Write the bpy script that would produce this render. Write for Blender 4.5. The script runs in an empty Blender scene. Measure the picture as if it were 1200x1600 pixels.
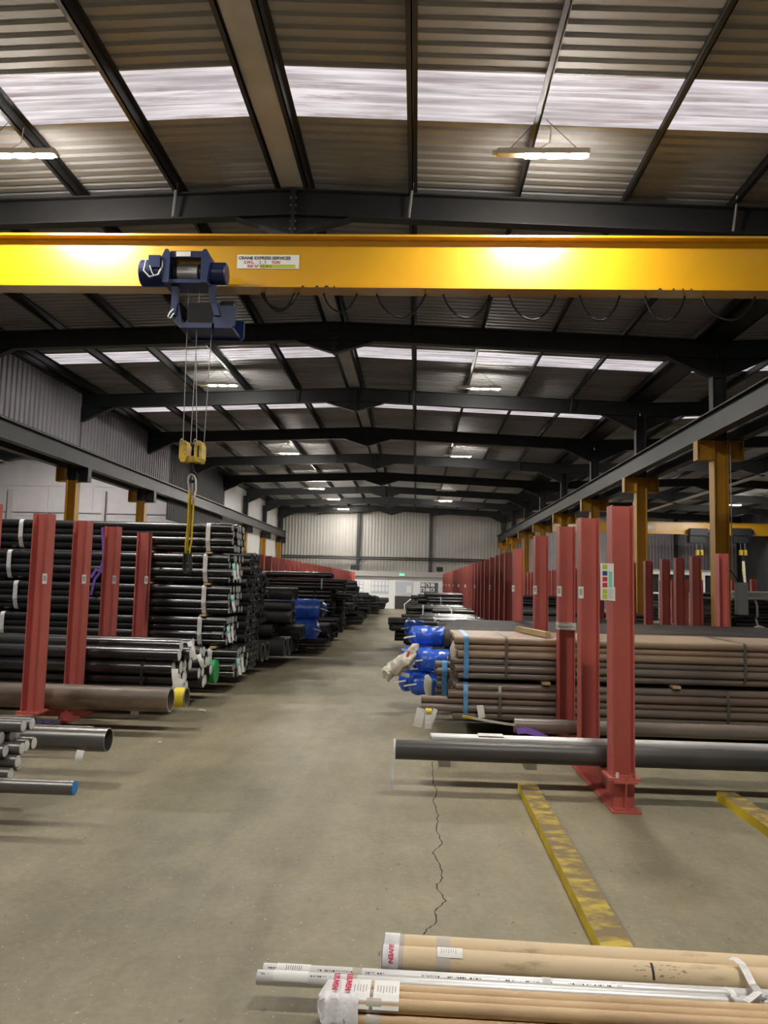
import bpy, math, random
from mathutils import Vector, Matrix, noise

R = random.Random(7)
scene = bpy.context.scene
COL = scene.collection

# ------------------------------------------------------------------ camera
FPX = 1200.0
CAMH = 1.55
VPX, VPY, ROLL = 650.0, 912.0, math.radians(1.4)
def _axes():
    v = Vector(((VPX-600)/FPX, -(VPY-800)/FPX, -1.0)).normalized()      # aisle direction in camera space
    a = Vector((math.cos(ROLL), -math.sin(ROLL), 0.0))
    a = (a - v*a.dot(v)).normalized()                                   # world X
    z = a.cross(v)                                                      # world Z
    return a, v, z
AX, AY, AZ = _axes()
rot = Matrix((AX, AY, AZ))            # camera space -> world
cam_d = bpy.data.cameras.new('camera'); cam = bpy.data.objects.new('camera', cam_d); COL.objects.link(cam)
cam_d.sensor_fit = 'VERTICAL'; cam_d.sensor_height = 36.0; cam_d.lens = 36.0*FPX/1600.0
cam_d.clip_start = 0.05; cam_d.clip_end = 300
cam.matrix_world = Matrix.Translation((0, 0, CAMH)) @ rot.to_4x4()
scene.camera = cam

def at(px, py, Y):
    """point seen at pixel px,py standing at depth Y along the hall"""
    d = rot @ Vector(((px-600)/FPX, -(py-800)/FPX, -1.0))
    return Vector((0, 0, CAMH)) + d*(Y/d.y)
def atz(px, py, z):
    d = rot @ Vector(((px-600)/FPX, -(py-800)/FPX, -1.0))
    return Vector((0, 0, CAMH)) + d*((z-CAMH)/d.z)

# ------------------------------------------------------------------ world, exposure
w = bpy.data.worlds.new('sky'); scene.world = w; w.use_nodes = True
bg = w.node_tree.nodes['Background']
bg.inputs[0].default_value = (1.0, 0.97, 0.98, 1); bg.inputs[1].default_value = 1.2
vs = scene.view_settings
vs.view_transform = 'Standard'; vs.look = 'None'; vs.exposure = 0.0; vs.gamma = 1.0; vs.use_curve_mapping = False
LAMP = 1250.0          # radiance of the LED lenses

# ------------------------------------------------------------------ materials
MATS = {}
def mat(name, col, rough=0.5, metal=0.0, var=0.0, scale=4.0, bump=0.0, bscale=40.0, col2=None, c2scale=2.0, c2lo=.5, c2hi=.65,
        emit=None, spec=0.5, stretch=(1, 1, 1), trans=None, rvar=0.0, coat=None):
    m = bpy.data.materials.new(name); m.use_nodes = True; MATS[name] = m
    nt = m.node_tree; N = nt.nodes; L = nt.links
    b = N['Principled BSDF']
    b.inputs['Base Color'].default_value = (*col, 1); b.inputs['Roughness'].default_value = rough
    b.inputs['Metallic'].default_value = metal; b.inputs['Specular IOR Level'].default_value = spec
    if coat: b.inputs['Coat Weight'].default_value = coat[0]; b.inputs['Coat Roughness'].default_value = coat[1]
    tc = N.new('ShaderNodeTexCoord'); mp = N.new('ShaderNodeMapping'); mp.inputs['Scale'].default_value = stretch
    L.new(tc.outputs['Object'], mp.inputs['Vector'])
    out = None
    if var > 0:
        n = N.new('ShaderNodeTexNoise'); n.inputs['Scale'].default_value = scale; n.inputs['Detail'].default_value = 6
        L.new(mp.outputs[0], n.inputs['Vector'])
        r = N.new('ShaderNodeValToRGB')
        r.color_ramp.elements[0].position = .3; r.color_ramp.elements[1].position = .7
        r.color_ramp.elements[0].color = (*[c*(1-var) for c in col], 1)
        r.color_ramp.elements[1].color = (*[min(1, c*(1+var)) for c in col], 1)
        L.new(n.outputs[0], r.inputs[0]); out = r.outputs[0]
        if rvar > 0:
            mr = N.new('ShaderNodeMapRange'); mr.inputs[3].default_value = rough-rvar; mr.inputs[4].default_value = rough+rvar
            L.new(n.outputs[0], mr.inputs[0]); L.new(mr.outputs[0], b.inputs['Roughness'])
    if col2:
        n2 = N.new('ShaderNodeTexNoise'); n2.inputs['Scale'].default_value = c2scale; n2.inputs['Detail'].default_value = 8
        n2.inputs['Roughness'].default_value = .65
        L.new(mp.outputs[0], n2.inputs['Vector'])
        r2 = N.new('ShaderNodeValToRGB'); r2.color_ramp.elements[0].position = c2lo; r2.color_ramp.elements[1].position = c2hi
        L.new(n2.outputs[0], r2.inputs[0])
        mx = N.new('ShaderNodeMix'); mx.data_type = 'RGBA'
        L.new(r2.outputs[0], mx.inputs[0])
        if out: L.new(out, mx.inputs[6])
        else: mx.inputs[6].default_value = (*col, 1)
        mx.inputs[7].default_value = (*col2, 1); out = mx.outputs[2]
    if out: L.new(out, b.inputs['Base Color'])
    if bump > 0:
        n3 = N.new('ShaderNodeTexNoise'); n3.inputs['Scale'].default_value = bscale; n3.inputs['Detail'].default_value = 4
        L.new(mp.outputs[0], n3.inputs['Vector'])
        bp = N.new('ShaderNodeBump'); bp.inputs['Strength'].default_value = bump; bp.inputs['Distance'].default_value = .01
        L.new(n3.outputs[0], bp.inputs['Height']); L.new(bp.outputs[0], b.inputs['Normal'])
    if emit:
        b.inputs['Emission Color'].default_value = (*emit[0], 1); b.inputs['Emission Strength'].default_value = emit[1]
    if trans is not None:
        t = N.new('ShaderNodeBsdfTranslucent'); mixs = N.new('ShaderNodeMixShader'); mixs.inputs[0].default_value = trans
        if out: L.new(out, t.inputs[0])
        else: t.inputs[0].default_value = (*col, 1)
        L.new(b.outputs[0], mixs.inputs[1]); L.new(t.outputs[0], mixs.inputs[2])
        L.new(mixs.outputs[0], N['Material Output'].inputs[0])
    return m

mat('steel', (.023, .024, .027), .55, var=.2, scale=1.5)
mat('steel_light', (.30, .30, .30), .6, var=.15, scale=1.2)
mat('roof', (.39, .385, .375), .6, var=.10, scale=.7, stretch=(.15, 1, 1), col2=(.28, .27, .262), c2scale=1.5)
mat('skylight', (.78, .70, .74), .5, var=.40, scale=2.2, stretch=(.30, 5, 1), col2=(.42, .33, .31), c2scale=2.6, c2lo=.52, c2hi=.70, trans=.85)
mat('ridge_grey', (.62, .62, .61), .6, var=.15, scale=1.5)
mat('clad', (.30, .29, .32), .6, var=.08, scale=1.0)
mat('clad_dark', (.045, .045, .052), .6, var=.1, scale=1.0)
mat('clad_end', (.42, .40, .38), .6, var=.10, scale=.5)
mat('clad_white', (.62, .61, .60), .6, var=.06, scale=.5)
mat('blockwall', (.50, .485, .52), .8, var=.05, scale=2, bump=.1)
mat('crane_yellow', (.64, .335, .004), .34, var=.05, scale=1.2, spec=.8, coat=(1.0, .22))
mat('column_yellow', (.46, .23, .015), .5, var=.15, scale=1.5)
mat('rust_scuff', (.03, .02, .015), .8)
mat('hoist_blue', (.006, .020, .095), .4, var=.1, scale=5)
mat('hoist_dark', (.012, .013, .016), .5)
mat('rope', (.35, .35, .35), .4, metal=.6)
mat('white_cable', (.75, .75, .72), .5)
mat('black_cable', (.012, .012, .013), .5)
mat('hook_yellow', (.55, .38, .03), .5, var=.25, scale=14, col2=(.05, .04, .02), c2scale=16, c2lo=.55, c2hi=.7)
mat('sling_yellow', (.60, .42, .02), .75, var=.2, scale=18, col2=(.10, .08, .03), c2scale=9, c2lo=.5, c2hi=.75)
mat('sling_dark', (.03, .03, .028), .8)
mat('sling_white', (.70, .68, .62), .7, var=.1, scale=10)
mat('red_post', (.50, .122, .10), .5, var=.14, scale=3, stretch=(1, 1, .35), col2=(.25, .06, .052), c2scale=4.5, c2lo=.56, c2hi=.72)
mat('paper', (.80, .80, .78), .7, var=.03, scale=20)
mat('ink', (.03, .03, .03), .7)
mat('ink_soft', (.30, .30, .31), .7)
mat('red_ink', (.55, .02, .03), .6)
mat('magenta_ink', (.60, .03, .10), .6)
mat('lime', (.45, .55, .05), .6)
mat('navy', (.05, .06, .22), .6)
mat('sign_red', (.55, .04, .05), .6)
mat('teal_paper', (.25, .62, .52), .7)
mat('black_pipe', (.020, .021, .023), .25, var=.3, scale=2.0, stretch=(.2, 1, 1), rvar=.05, spec=.9)
mat('worn_black', (.055, .054, .052), .42, var=.35, scale=3.0, stretch=(.3, 1, 1), rvar=.1)
mat('matt_pipe', (.022, .022, .023), .5, var=.3, scale=3.0, stretch=(.2, 1, 1), rvar=.08)
mat('grey_pipe', (.16, .155, .15), .36, metal=.55, var=.25, scale=3, stretch=(.3, 1, 1), rvar=.08, col2=(.09, .085, .08), c2scale=3)
mat('brown_pipe', (.13, .095, .07), .5, var=.4, scale=5, stretch=(.35, 1, 1), rvar=.1, col2=(.25, .185, .13), c2scale=3.2)
mat('rusty_tube', (.36, .26, .18), .42, var=.15, scale=2, stretch=(.2, 1, 1), rvar=.08, col2=(.28, .21, .16), c2scale=2.5)
mat('dusty_pipe', (.165, .140, .122), .34, var=.2, scale=2, stretch=(.2, 1, 1), rvar=.08, col2=(.23, .185, .15), c2scale=2.5)
mat('brown_tube', (.20, .145, .115), .38, var=.2, scale=2, stretch=(.2, 1, 1), rvar=.08)
mat('dark_big_pipe', (.035, .030, .028), .6, var=.3, scale=3, stretch=(.3, 1, 1), col2=(.07, .055, .045), c2scale=2)
mat('silver_pipe', (.70, .70, .70), .36, metal=.25, var=.08, scale=5, stretch=(.3, 1, 1), rvar=.08)
mat('cap_grey', (.34, .34, .34), .5, var=.15, scale=9)
mat('cap_white', (.72, .72, .72), .5, var=.06, scale=20)
mat('cap_blue', (.02, .25, .72), .45)
mat('cap_green', (.015, .30, .07), .45)
mat('cap_yellow', (.75, .58, .02), .5)
mat('pipe_rim', (.42, .42, .42), .5)
mat('tan_sleeve', (.60, .42, .24), .55, var=.07, scale=4, stretch=(.3, 1, 1), col2=(.50, .34, .19), c2scale=5)
mat('tan_sleeve_pale', (.66, .52, .33), .6, var=.06, scale=4, stretch=(.3, 1, 1), col2=(.36, .26, .15), c2scale=9, c2lo=.62, c2hi=.74)
mat('clear_tape', (.55, .50, .44), .2, spec=.8)
mat('white_film', (.74, .74, .76), .35, var=.08, scale=14, bump=.5, bscale=30)
mat('cream_film', (.62, .58, .48), .4, var=.12, scale=10, bump=.4, bscale=30)
mat('blue_film', (.025, .12, .68), .22, var=.25, scale=9, bump=.8, bscale=22, spec=.7)
mat('blue_strap', (.10, .32, .62), .35, var=.2, scale=14)
mat('steel_strap', (.16, .15, .14), .4, metal=.5)
mat('black_strap', (.015, .015, .015), .5)
mat('white_strap', (.70, .70, .70), .5, var=.2, scale=30)
mat('purple_strap', (.20, .09, .45), .7, var=.15, scale=20)
mat('timber', (.50, .36, .20), .75, var=.2, scale=5, stretch=(1, .3, 1))
mat('timber_grey', (.22, .19, .155), .8, var=.2, scale=5)
mat('timber_yellow', (.46, .34, .04), .7, var=.25, scale=6, stretch=(1.1, 2.0, 1), col2=(.19, .135, .065), c2scale=5.5, c2lo=.40, c2hi=.54)
mat('timber_yellow_edge', (.62, .47, .02), .6, var=.2, scale=8)
mat('lamp_body', (.62, .54, .36), .5)
mat('lamp_lens', (1, 1, 1), .3, emit=((1.0, .95, .86), LAMP))
mat('lamp_lens_strong', (1, 1, 1), .3, emit=((1.0, .95, .86), LAMP*3.0))
mat('lens_off', (.5, .5, .48), .3)
mat('wire', (.06, .06, .06), .5)
mat('office_white', (.88, .89, .90), .6, var=.03, scale=1)
mat('office_trim', (.40, .40, .38), .6)
mat('window_blue', (.58, .64, .72), .15)
mat('board_dark', (.10, .11, .15), .5)
mat('door_dark', (.055, .05, .042), .6)
mat('exit_green', (.1, .6, .4), .5, emit=((.35, 1, .75), .7))
mat('box_grey', (.40, .42, .43), .5)
mat('conduit', (.40, .39, .41), .5)
mat('red_pipe', (.25, .02, .02), .5)
mat('crack', (.045, .035, .026), .9)
mat('flood_lens', (1, 1, 1), .3, emit=((1.0, .95, .85), 420.0))
mat('litter', (.75, .75, .73), .7)

def floor_mat():
    m = bpy.data.materials.new('concrete'); m.use_nodes = True; MATS['concrete'] = m
    nt = m.node_tree; N = nt.nodes; L = nt.links; b = N['Principled BSDF']
    tc = N.new('ShaderNodeTexCoord')
    def nz(s, d, stretch=(1, 1, 1), rough=.6, loc=(0, 0, 0)):
        mp = N.new('ShaderNodeMapping'); mp.inputs['Scale'].default_value = stretch; mp.inputs['Location'].default_value = loc
        L.new(tc.outputs['Object'], mp.inputs['Vector'])
        n = N.new('ShaderNodeTexNoise'); n.inputs['Scale'].default_value = s; n.inputs['Detail'].default_value = d; n.inputs['Roughness'].default_value = rough
        L.new(mp.outputs[0], n.inputs['Vector']); return n.outputs[0]
    def ramp(src, p0, p1, c0, c1):
        r = N.new('ShaderNodeValToRGB'); e = r.color_ramp.elements
        e[0].position = p0; e[1].position = p1; e[0].color = (*c0, 1); e[1].color = (*c1, 1); L.new(src, r.inputs[0]); return r.outputs[0]
    def mix(f, a, c, mode='MIX'):
        x = N.new('ShaderNodeMix'); x.data_type = 'RGBA'; x.blend_type = mode
        if isinstance(f, float): x.inputs[0].default_value = f
        else: L.new(f, x.inputs[0])
        L.new(a, x.inputs[6])
        if isinstance(c, tuple): x.inputs[7].default_value = (*c, 1)
        else: L.new(c, x.inputs[7])
        return x.outputs[2]
    base = ramp(nz(.5, 6), .35, .68, (.222, .198, .140), (.288, .258, .185))
    stain = ramp(nz(.35, 8, (1, .6, 1), .68, (3, 1, 0)), .47, .64, (1.05, 1.03, 1.0), (.66, .68, .68))
    c = mix(1.0, base, stain, 'MULTIPLY')
    tyre = ramp(nz(.9, 5, (1.6, .12, 1), .6, (9, 2, 0)), .52, .72, (1, 1, 1), (.80, .79, .77))
    c = mix(1.0, c, tyre, 'MULTIPLY')
    mpw = N.new('ShaderNodeMapping'); mpw.inputs['Location'].default_value = (1.5, -5.4, 0); mpw.inputs['Scale'].default_value = (1, 1, 1)
    L.new(tc.outputs['Object'], mpw.inputs['Vector'])
    nn = N.new('ShaderNodeTexNoise'); nn.inputs['Scale'].default_value = 1.3; nn.inputs['Detail'].default_value = 7
    L.new(tc.outputs['Object'], nn.inputs['Vector'])
    ln = N.new('ShaderNodeVectorMath'); ln.operation = 'LENGTH'
    sc = N.new('ShaderNodeVectorMath'); sc.operation = 'MULTIPLY'; sc.inputs[1].default_value = (.75, .42, 0)
    L.new(mpw.outputs[0], sc.inputs[0]); L.new(sc.outputs[0], ln.inputs[0])
    ad = N.new('ShaderNodeMath'); ad.operation = 'ADD'; L.new(ln.outputs['Value'], ad.inputs[0]); L.new(nn.outputs[0], ad.inputs[1])
    wear = ramp(ad.outputs[0], .75, 1.75, (.80, .83, .80), (1, 1, 1))
    c = mix(1.0, c, wear, 'MULTIPLY')
    brush = ramp(nz(3.2, 9, (1.4, .7, 1), .72, (2, 7, 0)), .36, .66, (.84, .85, .84), (1.10, 1.09, 1.07))
    c = mix(1.0, c, brush, 'MULTIPLY')
    fine = ramp(nz(26, 4), .3, .7, (.90, .90, .90), (1.08, 1.08, 1.08))
    c = mix(1.0, c, fine, 'MULTIPLY')
    speck = ramp(nz(60, 1, (1, 1, 1), .4), .735, .76, (0, 0, 0), (1, 1, 1))
    c = mix(speck, c, (.45, .42, .35))
    dk = ramp(nz(22, 2, (1, .6, 1), .4, (5, 5, 0)), .72, .76, (0, 0, 0), (1, 1, 1))
    c = mix(dk, c, (.13, .115, .09))
    L.new(c, b.inputs['Base Color'])
    rr = N.new('ShaderNodeMapRange'); rr.inputs[3].default_value = .38; rr.inputs[4].default_value = .72
    L.new(nz(1.1, 6), rr.inputs[0]); L.new(rr.outputs[0], b.inputs['Roughness'])
    b.inputs['Specular IOR Level'].default_value = .35
    bp = N.new('ShaderNodeBump'); bp.inputs['Strength'].default_value = .12; bp.inputs['Distance'].default_value = .01
    L.new(nz(18, 6), bp.inputs['Height']); L.new(bp.outputs[0], b.inputs['Normal'])
floor_mat()

# ------------------------------------------------------------------ mesh helpers
def link(o, parent=None):
    COL.objects.link(o)
    if parent: o.parent = parent
    return o
def wloc(o):
    v = Vector((0, 0, 0))
    while o: v = v + Vector(o.location); o = o.parent
    return v

class MB:
    """collects faces in world coordinates, then becomes one mesh object"""
    def __init__(s): s.v = []; s.f = []; s.m = []; s.cur = 0
    def add(s, vs, fs):
        o = len(s.v); s.v += [tuple(p) for p in vs]; s.f += [tuple(i+o for i in f) for f in fs]; s.m += [s.cur]*len(fs)
    def box(s, x0, x1, y0, y1, z0, z1):
        s.add([(x0,y0,z0),(x1,y0,z0),(x1,y1,z0),(x0,y1,z0),(x0,y0,z1),(x1,y0,z1),(x1,y1,z1),(x0,y1,z1)],
              [(0,3,2,1),(4,5,6,7),(0,1,5,4),(1,2,6,5),(2,3,7,6),(3,0,4,7)])
        return s
    def bar(s, p0, p1, wd, ht, up=(0,0,1), ou=0.0, os_=0.0):
        p0 = Vector(p0); p1 = Vector(p1); ax = (p1-p0).normalized(); up = Vector(up)
        sd = ax.cross(up)
        if sd.length < 1e-6: sd = ax.cross(Vector((0,1,0)))
        sd.normalize(); u = sd.cross(ax)
        vs = []
        for p in (p0, p1):
            for a, b in ((-1,-1),(1,-1),(1,1),(-1,1)):
                vs.append(p + sd*(a*wd/2+os_) + u*(b*ht/2+ou))
        s.add(vs, [(0,1,2,3),(7,6,5,4),(0,4,5,1),(1,5,6,2),(2,6,7,3),(3,7,4,0)])
        return s
    def ibeam(s, p0, p1, h, b, tf=.02, tw=.014, up=(0,0,1)):
        s.bar(p0, p1, b, tf, up, ou=h/2-tf/2); s.bar(p0, p1, b, tf, up, ou=-h/2+tf/2); s.bar(p0, p1, tw, h-2*tf, up)
        return s
    def prism(s, poly, axis, a0, a1):
        n = len(poly); vs = []
        for a in (a0, a1):
            for (p, q) in poly:
                vs.append({'x': (a,p,q), 'y': (p,a,q), 'z': (p,q,a)}[axis])
        s.add(vs, [tuple(range(n))[::-1], tuple(range(n, 2*n))] + [(i,(i+1)%n,n+(i+1)%n,n+i) for i in range(n)])
        return s
    def tube(s, pts, r, seg=8, cap=True):
        pts = [Vector(p) for p in pts]; n = len(pts); rr = r if isinstance(r, (list, tuple)) else [r]*n
        vs = []; prev = None
        for i, p in enumerate(pts):
            t = (pts[min(i+1,n-1)]-pts[max(i-1,0)]).normalized()
            if prev is None:
                a = Vector((0,0,1)) if abs(t.z) < .9 else Vector((1,0,0))
                sd = t.cross(a).normalized()
            else:
                sd = (prev - t*prev.dot(t)).normalized()
            prev = sd; up = sd.cross(t)
            for k in range(seg):
                an = 2*math.pi*k/seg
                vs.append(p + (sd*math.cos(an)+up*math.sin(an))*rr[i])
        fs = []
        for i in range(n-1):
            for k in range(seg):
                a = i*seg+k; b = i*seg+(k+1)%seg
                fs.append((a, b, b+seg, a+seg))
        if cap: fs += [tuple(range(seg))[::-1], tuple(range((n-1)*seg, n*seg))]
        s.add(vs, fs); return s
    def ribbon(s, pts, wd, side, th=.003):
        """strap of width wd along 'side' following pts"""
        pts = [Vector(p) for p in pts]; n = len(pts); sd0 = Vector(side)
        vs = []
        for i, p in enumerate(pts):
            t = (pts[min(i+1,n-1)]-pts[max(i-1,0)]).normalized()
            sd = (sd0 - t*sd0.dot(t)).normalized(); nn = t.cross(sd)
            for a, b in ((-1,-1),(1,-1),(1,1),(-1,1)): vs.append(p+sd*(a*wd/2)+nn*(b*th/2))
        fs = [(0,1,2,3), tuple(range(4*n-4, 4*n))[::-1]]
        for i in range(n-1):
            for k in range(4):
                a = 4*i+k; b = 4*i+(k+1)%4; fs.append((a, a+4, b+4, b))
        s.add(vs, fs); return s
    def build(s, name, m, parent=None, smooth=False, origin=None):
        org = Vector(origin) if origin is not None else Vector((0,0,0))
        base = org + (wloc(parent) if parent else Vector((0,0,0)))
        me = bpy.data.meshes.new(name)
        me.from_pydata([(x-base.x, y-base.y, z-base.z) for (x,y,z) in s.v], [], s.f)
        for mm in (m if isinstance(m, (list, tuple)) else [m]): me.materials.append(MATS[mm])
        if isinstance(m, (list, tuple)): me.polygons.foreach_set('material_index', s.m)
        if smooth: me.shade_smooth(); me.set_sharp_from_angle(angle=math.radians(40))
        me.update()
        o = bpy.data.objects.new(name, me); o.location = org
        return link(o, parent)

def tag(o, label, cat, group=None, kind=None):
    o['label'] = label; o['category'] = cat
    if group: o['group'] = group
    if kind: o['kind'] = kind
    return o
def thing(name, loc, label, cat, group=None, kind=None):
    o = bpy.data.objects.new(name, None); o.empty_display_size = .1; o.location = loc; link(o)
    return tag(o, label, cat, group, kind)
ORD = ['first','second','third','fourth','fifth','sixth','seventh','eighth','ninth','tenth','eleventh','twelfth','thirteenth','fourteenth','fifteenth',
       'sixteenth','seventeenth','eighteenth','nineteenth','twentieth']
TENS = {2:'twenty',3:'thirty',4:'forty',5:'fifty'}
TENTH = {3:'thirtieth',4:'fortieth',5:'fiftieth'}
def ordw(i):
    n = i+1
    if n <= 20: return ORD[i]
    t, u = divmod(n, 10)
    return TENTH[t] if u == 0 else TENS[t]+'-'+ORD[u-1]

def text(body, size, m, parent, loc, rotm, name='lettering', bold=0.0, align='LEFT', xs=1.0):
    cu = bpy.data.curves.new(name, 'FONT'); cu.body = body; cu.size = size; cu.extrude = .0008; cu.offset = bold; cu.align_x = align
    cu.resolution_u = 3
    ob = bpy.data.objects.new('tmp', cu); COL.objects.link(ob)
    dg = bpy.context.evaluated_depsgraph_get(); dg.update()
    me = bpy.data.meshes.new_from_object(ob.evaluated_get(dg)); me.name = name
    bpy.data.objects.remove(ob); bpy.data.curves.remove(cu)
    me.transform(rotm.to_4x4() @ Matrix.Diagonal((xs, 1, 1, 1)))
    me.materials.clear(); me.materials.append(MATS[m])
    o = bpy.data.objects.new(name, me); o.location = Vector(loc)-wloc(parent)
    return link(o, parent)
FRONT = Matrix(((1,0,0),(0,0,-1),(0,1,0)))     # text standing upright, facing the camera side (-Y)

# ================================================================== SETTING
BAY, Y0F, NF = 6.03, 11.3, 9
FY = [Y0F + BAY*i for i in range(-3, NF)]      # frames
XL, XR, XM = -10.75, 6.72, -2.0
XRR, XRE = 15.7, 24.7        # ridge and far side of the right-hand hall
YB, YE = -7.5, 60.6
SLOPE = .040
ZTOP = 7.55
def zr(x, xm=XM, top=ZTOP): return top - SLOPE*abs(x-xm)

f = MB(); f.box(-29, 25.2, YB, YE, -.2, 0)
floor = tag(f.build('floor', 'concrete'), 'grey beige concrete warehouse floor with stains and scuffs', 'floor', kind='structure')
# the long crack, recessed look: a dark irregular ribbon
crk = [(676,1190),(677,1222),(684,1236),(677,1252),(684,1274),(683,1298),(691,1318),(677,1333),(688,1352),(691,1372),(681,1384),(697,1408),(679,1422),(682,1440),(668,1452),(655,1465)]
pts = []
for i in range(len(crk)-1):
    a = atz(*crk[i], .0006); b = atz(*crk[i+1], .0006)
    for k in range(5):
        t = k/5; p = a.lerp(b, t); p.x += R.uniform(-.007, .007); pts.append(p)
m = MB()
for i in range(len(pts)-1):
    wa = .0035+.003*noise.noise(Vector((i*.7, 0, 0))); wb = .0035+.003*noise.noise(Vector(((i+1)*.7, 0, 0)))
    a, b = pts[i], pts[i+1]
    m.add([(a.x-wa,a.y,.0008),(a.x+wa,a.y,.0008),(b.x+wb,b.y,.0008),(b.x-wb,b.y,.0008)], [(0,1,2,3)])
m.build('floor_crack', 'crack', floor)

# ---- corrugated sheet helpers
def prof(a, b, pitch=.2, depth=.035):
    out = []; p = a
    while p < b-1e-6:
        for fr, dz in ((0,0),(.55,0),(.65,depth),(.90,depth)):
            q = p+fr*pitch
            if q < b: out.append((q, dz))
        p += pitch
    out.append((b, 0)); return out
def roof_sheet(parent, name, m, xa, xb, ya, yb, zf):
    mb = MB(); pr = prof(ya, yb); n = len(pr)
    vs = [(xa, y, zf(xa)+dz) for y, dz in pr] + [(xb, y, zf(xb)+dz) for y, dz in pr]
    mb.add(vs, [(i, i+1, n+i+1, n+i) for i in range(n-1)])
    return mb.build(name, m, parent)
def wall_sheet(parent, name, m, axis, c, a, b, z0, z1, pitch=.2, depth=.035, sign=1):
    mb = MB(); pr = prof(a, b, pitch, depth); n = len(pr)
    P = (lambda q, d, z: (q, c+sign*d, z)) if axis == 'y' else (lambda q, d, z: (c+sign*d, q, z))
    vs = [P(q, d, z0(q) if callable(z0) else z0) for q, d in pr] + [P(q, d, z1(q) if callable(z1) else z1) for q, d in pr]
    mb.add(vs, [(i, i+1, n+i+1, n+i) for i in range(n-1)])
    return mb.build(name, m, parent)

# ---- roofs
PUR = .19
def make_roof(name, label, xl, xr, xm, y0, y1, purl):
    c = thing(name, (xm, y0, 7.9), label, 'roof', kind='structure')
    zf = lambda x: zr(x, xm)+PUR+.004
    edges = [y0]
    for fy in FY:
        a, b = (fy+3.4, fy+4.4) if fy < 6 else (fy+2.35, fy+3.30)
        if a > y0 and b < y1: edges += [a, b]
    edges.append(y1)
    for i in range(len(edges)-1):
        for xa, xb in ((xl, xm), (xm, xr)):
            sky = i % 2 == 1
            roof_sheet(c, 'skylight_panel' if sky else 'roof_sheet', 'skylight' if sky else 'roof', xa, xb, edges[i], edges[i+1], zf)
    for x in purl:
        z = zr(x, xm)
        mb = MB(); mb.box(x-.008, x+.008, y0, y1, z, z+PUR); mb.box(x-.065, x+.008, y0, y1, z, z+.014); mb.box(x-.008, x+.065, y0, y1, z+PUR-.014, z+PUR)
        mb.build('purlin', 'steel', c)
    mb = MB(); mb.box(xm-.205, xm+.205, y0, y1, zr(xm)+.03, zr(xm)+.04); mb.build('ridge_plate', 'ridge_grey', c)
    return c
P1 = [XM-.22, XM+.22]
k = 1
while k*1.6 < 8.4:
    P1 += [XM-.22-k*1.58, XM+.22+k*1.61]; k += 1
make_roof('ceiling', 'low pitched corrugated metal roof with skylight strips over the main aisle', XL, XR, XM, YB, YE, P1)
make_roof('ceiling', 'dark corrugated roof over the neighbouring hall on the right', XR, XRE, XRR, YB, YE, [XRR+s*(.2+1.68*k) for s in (-1,1) for k in range(5)])
make_roof('ceiling', 'corrugated roof over the side hall on the left', -28.8, XL, -19.85, YB, 36.2, [-19.85+s*(.2+1.68*k) for s in (-1,1) for k in range(5)])

# ---- portal frames
def rafter(parent, xm, xe, y, top=ZTOP):
    mb = MB(); h = .42
    a = Vector((xm, y, zr(xm, xm, top)-h/2)); b = Vector((xe, y, zr(xe, xm, top)-h/2))
    mb.ibeam(a, b, h, .19, .022, .016)
    o = mb.build('rafter', 'steel', parent)
    return o
def apex_haunch(parent, xm, y, bolts):
    zt = ZTOP-.42
    mb = MB(); e = .88
    mb.prism([(xm-e, zt-SLOPE*e), (xm, zt-.30), (xm+e, zt-SLOPE*e), (xm, zt)], 'y', y-.008, y+.008)
    mb.bar((xm-e, y, zt-SLOPE*e-.01), (xm, y, zt-.31), .17, .018); mb.bar((xm, y, zt-.31), (xm+e, y, zt-SLOPE*e-.01), .17, .018)
    mb.box(xm-.028, xm+.028, y-.10, y+.10, zt-.33, ZTOP)
    h = mb.build('apex_haunch', 'steel', parent)
    if bolts:
        for sx in (-1, 1):
            for j in range(6):
                m2 = MB(); z = zt-.22+j*.125
                m2.box(xm+sx*.028 - (.0 if sx > 0 else .022), xm+sx*.028+(.022 if sx > 0 else 0), y-.075, y-.05, z-.014, z+.014); m2.build('bolt', 'steel_light', h)
def eave_haunch(parent, xe, y, sgn, xm):
    L = 1.15; z1 = zr(xe, xm)-.42; z2 = zr(xe-sgn*L, xm)-.42
    mb = MB(); mb.prism([(xe, z1), (xe, z1-.42), (xe-sgn*.15, z1-.42), (xe-sgn*L, z2)], 'y', y-.008, y+.008)
    mb.bar((xe-sgn*.02, y, z1-.42), (xe-sgn*.17, y, z1-.42), .18, .018); mb.bar((xe-sgn*.15, y, z1-.42), (xe-sgn*L, y, z2), .18, .018)
    mb.build('eave_haunch', 'steel', parent)
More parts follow.
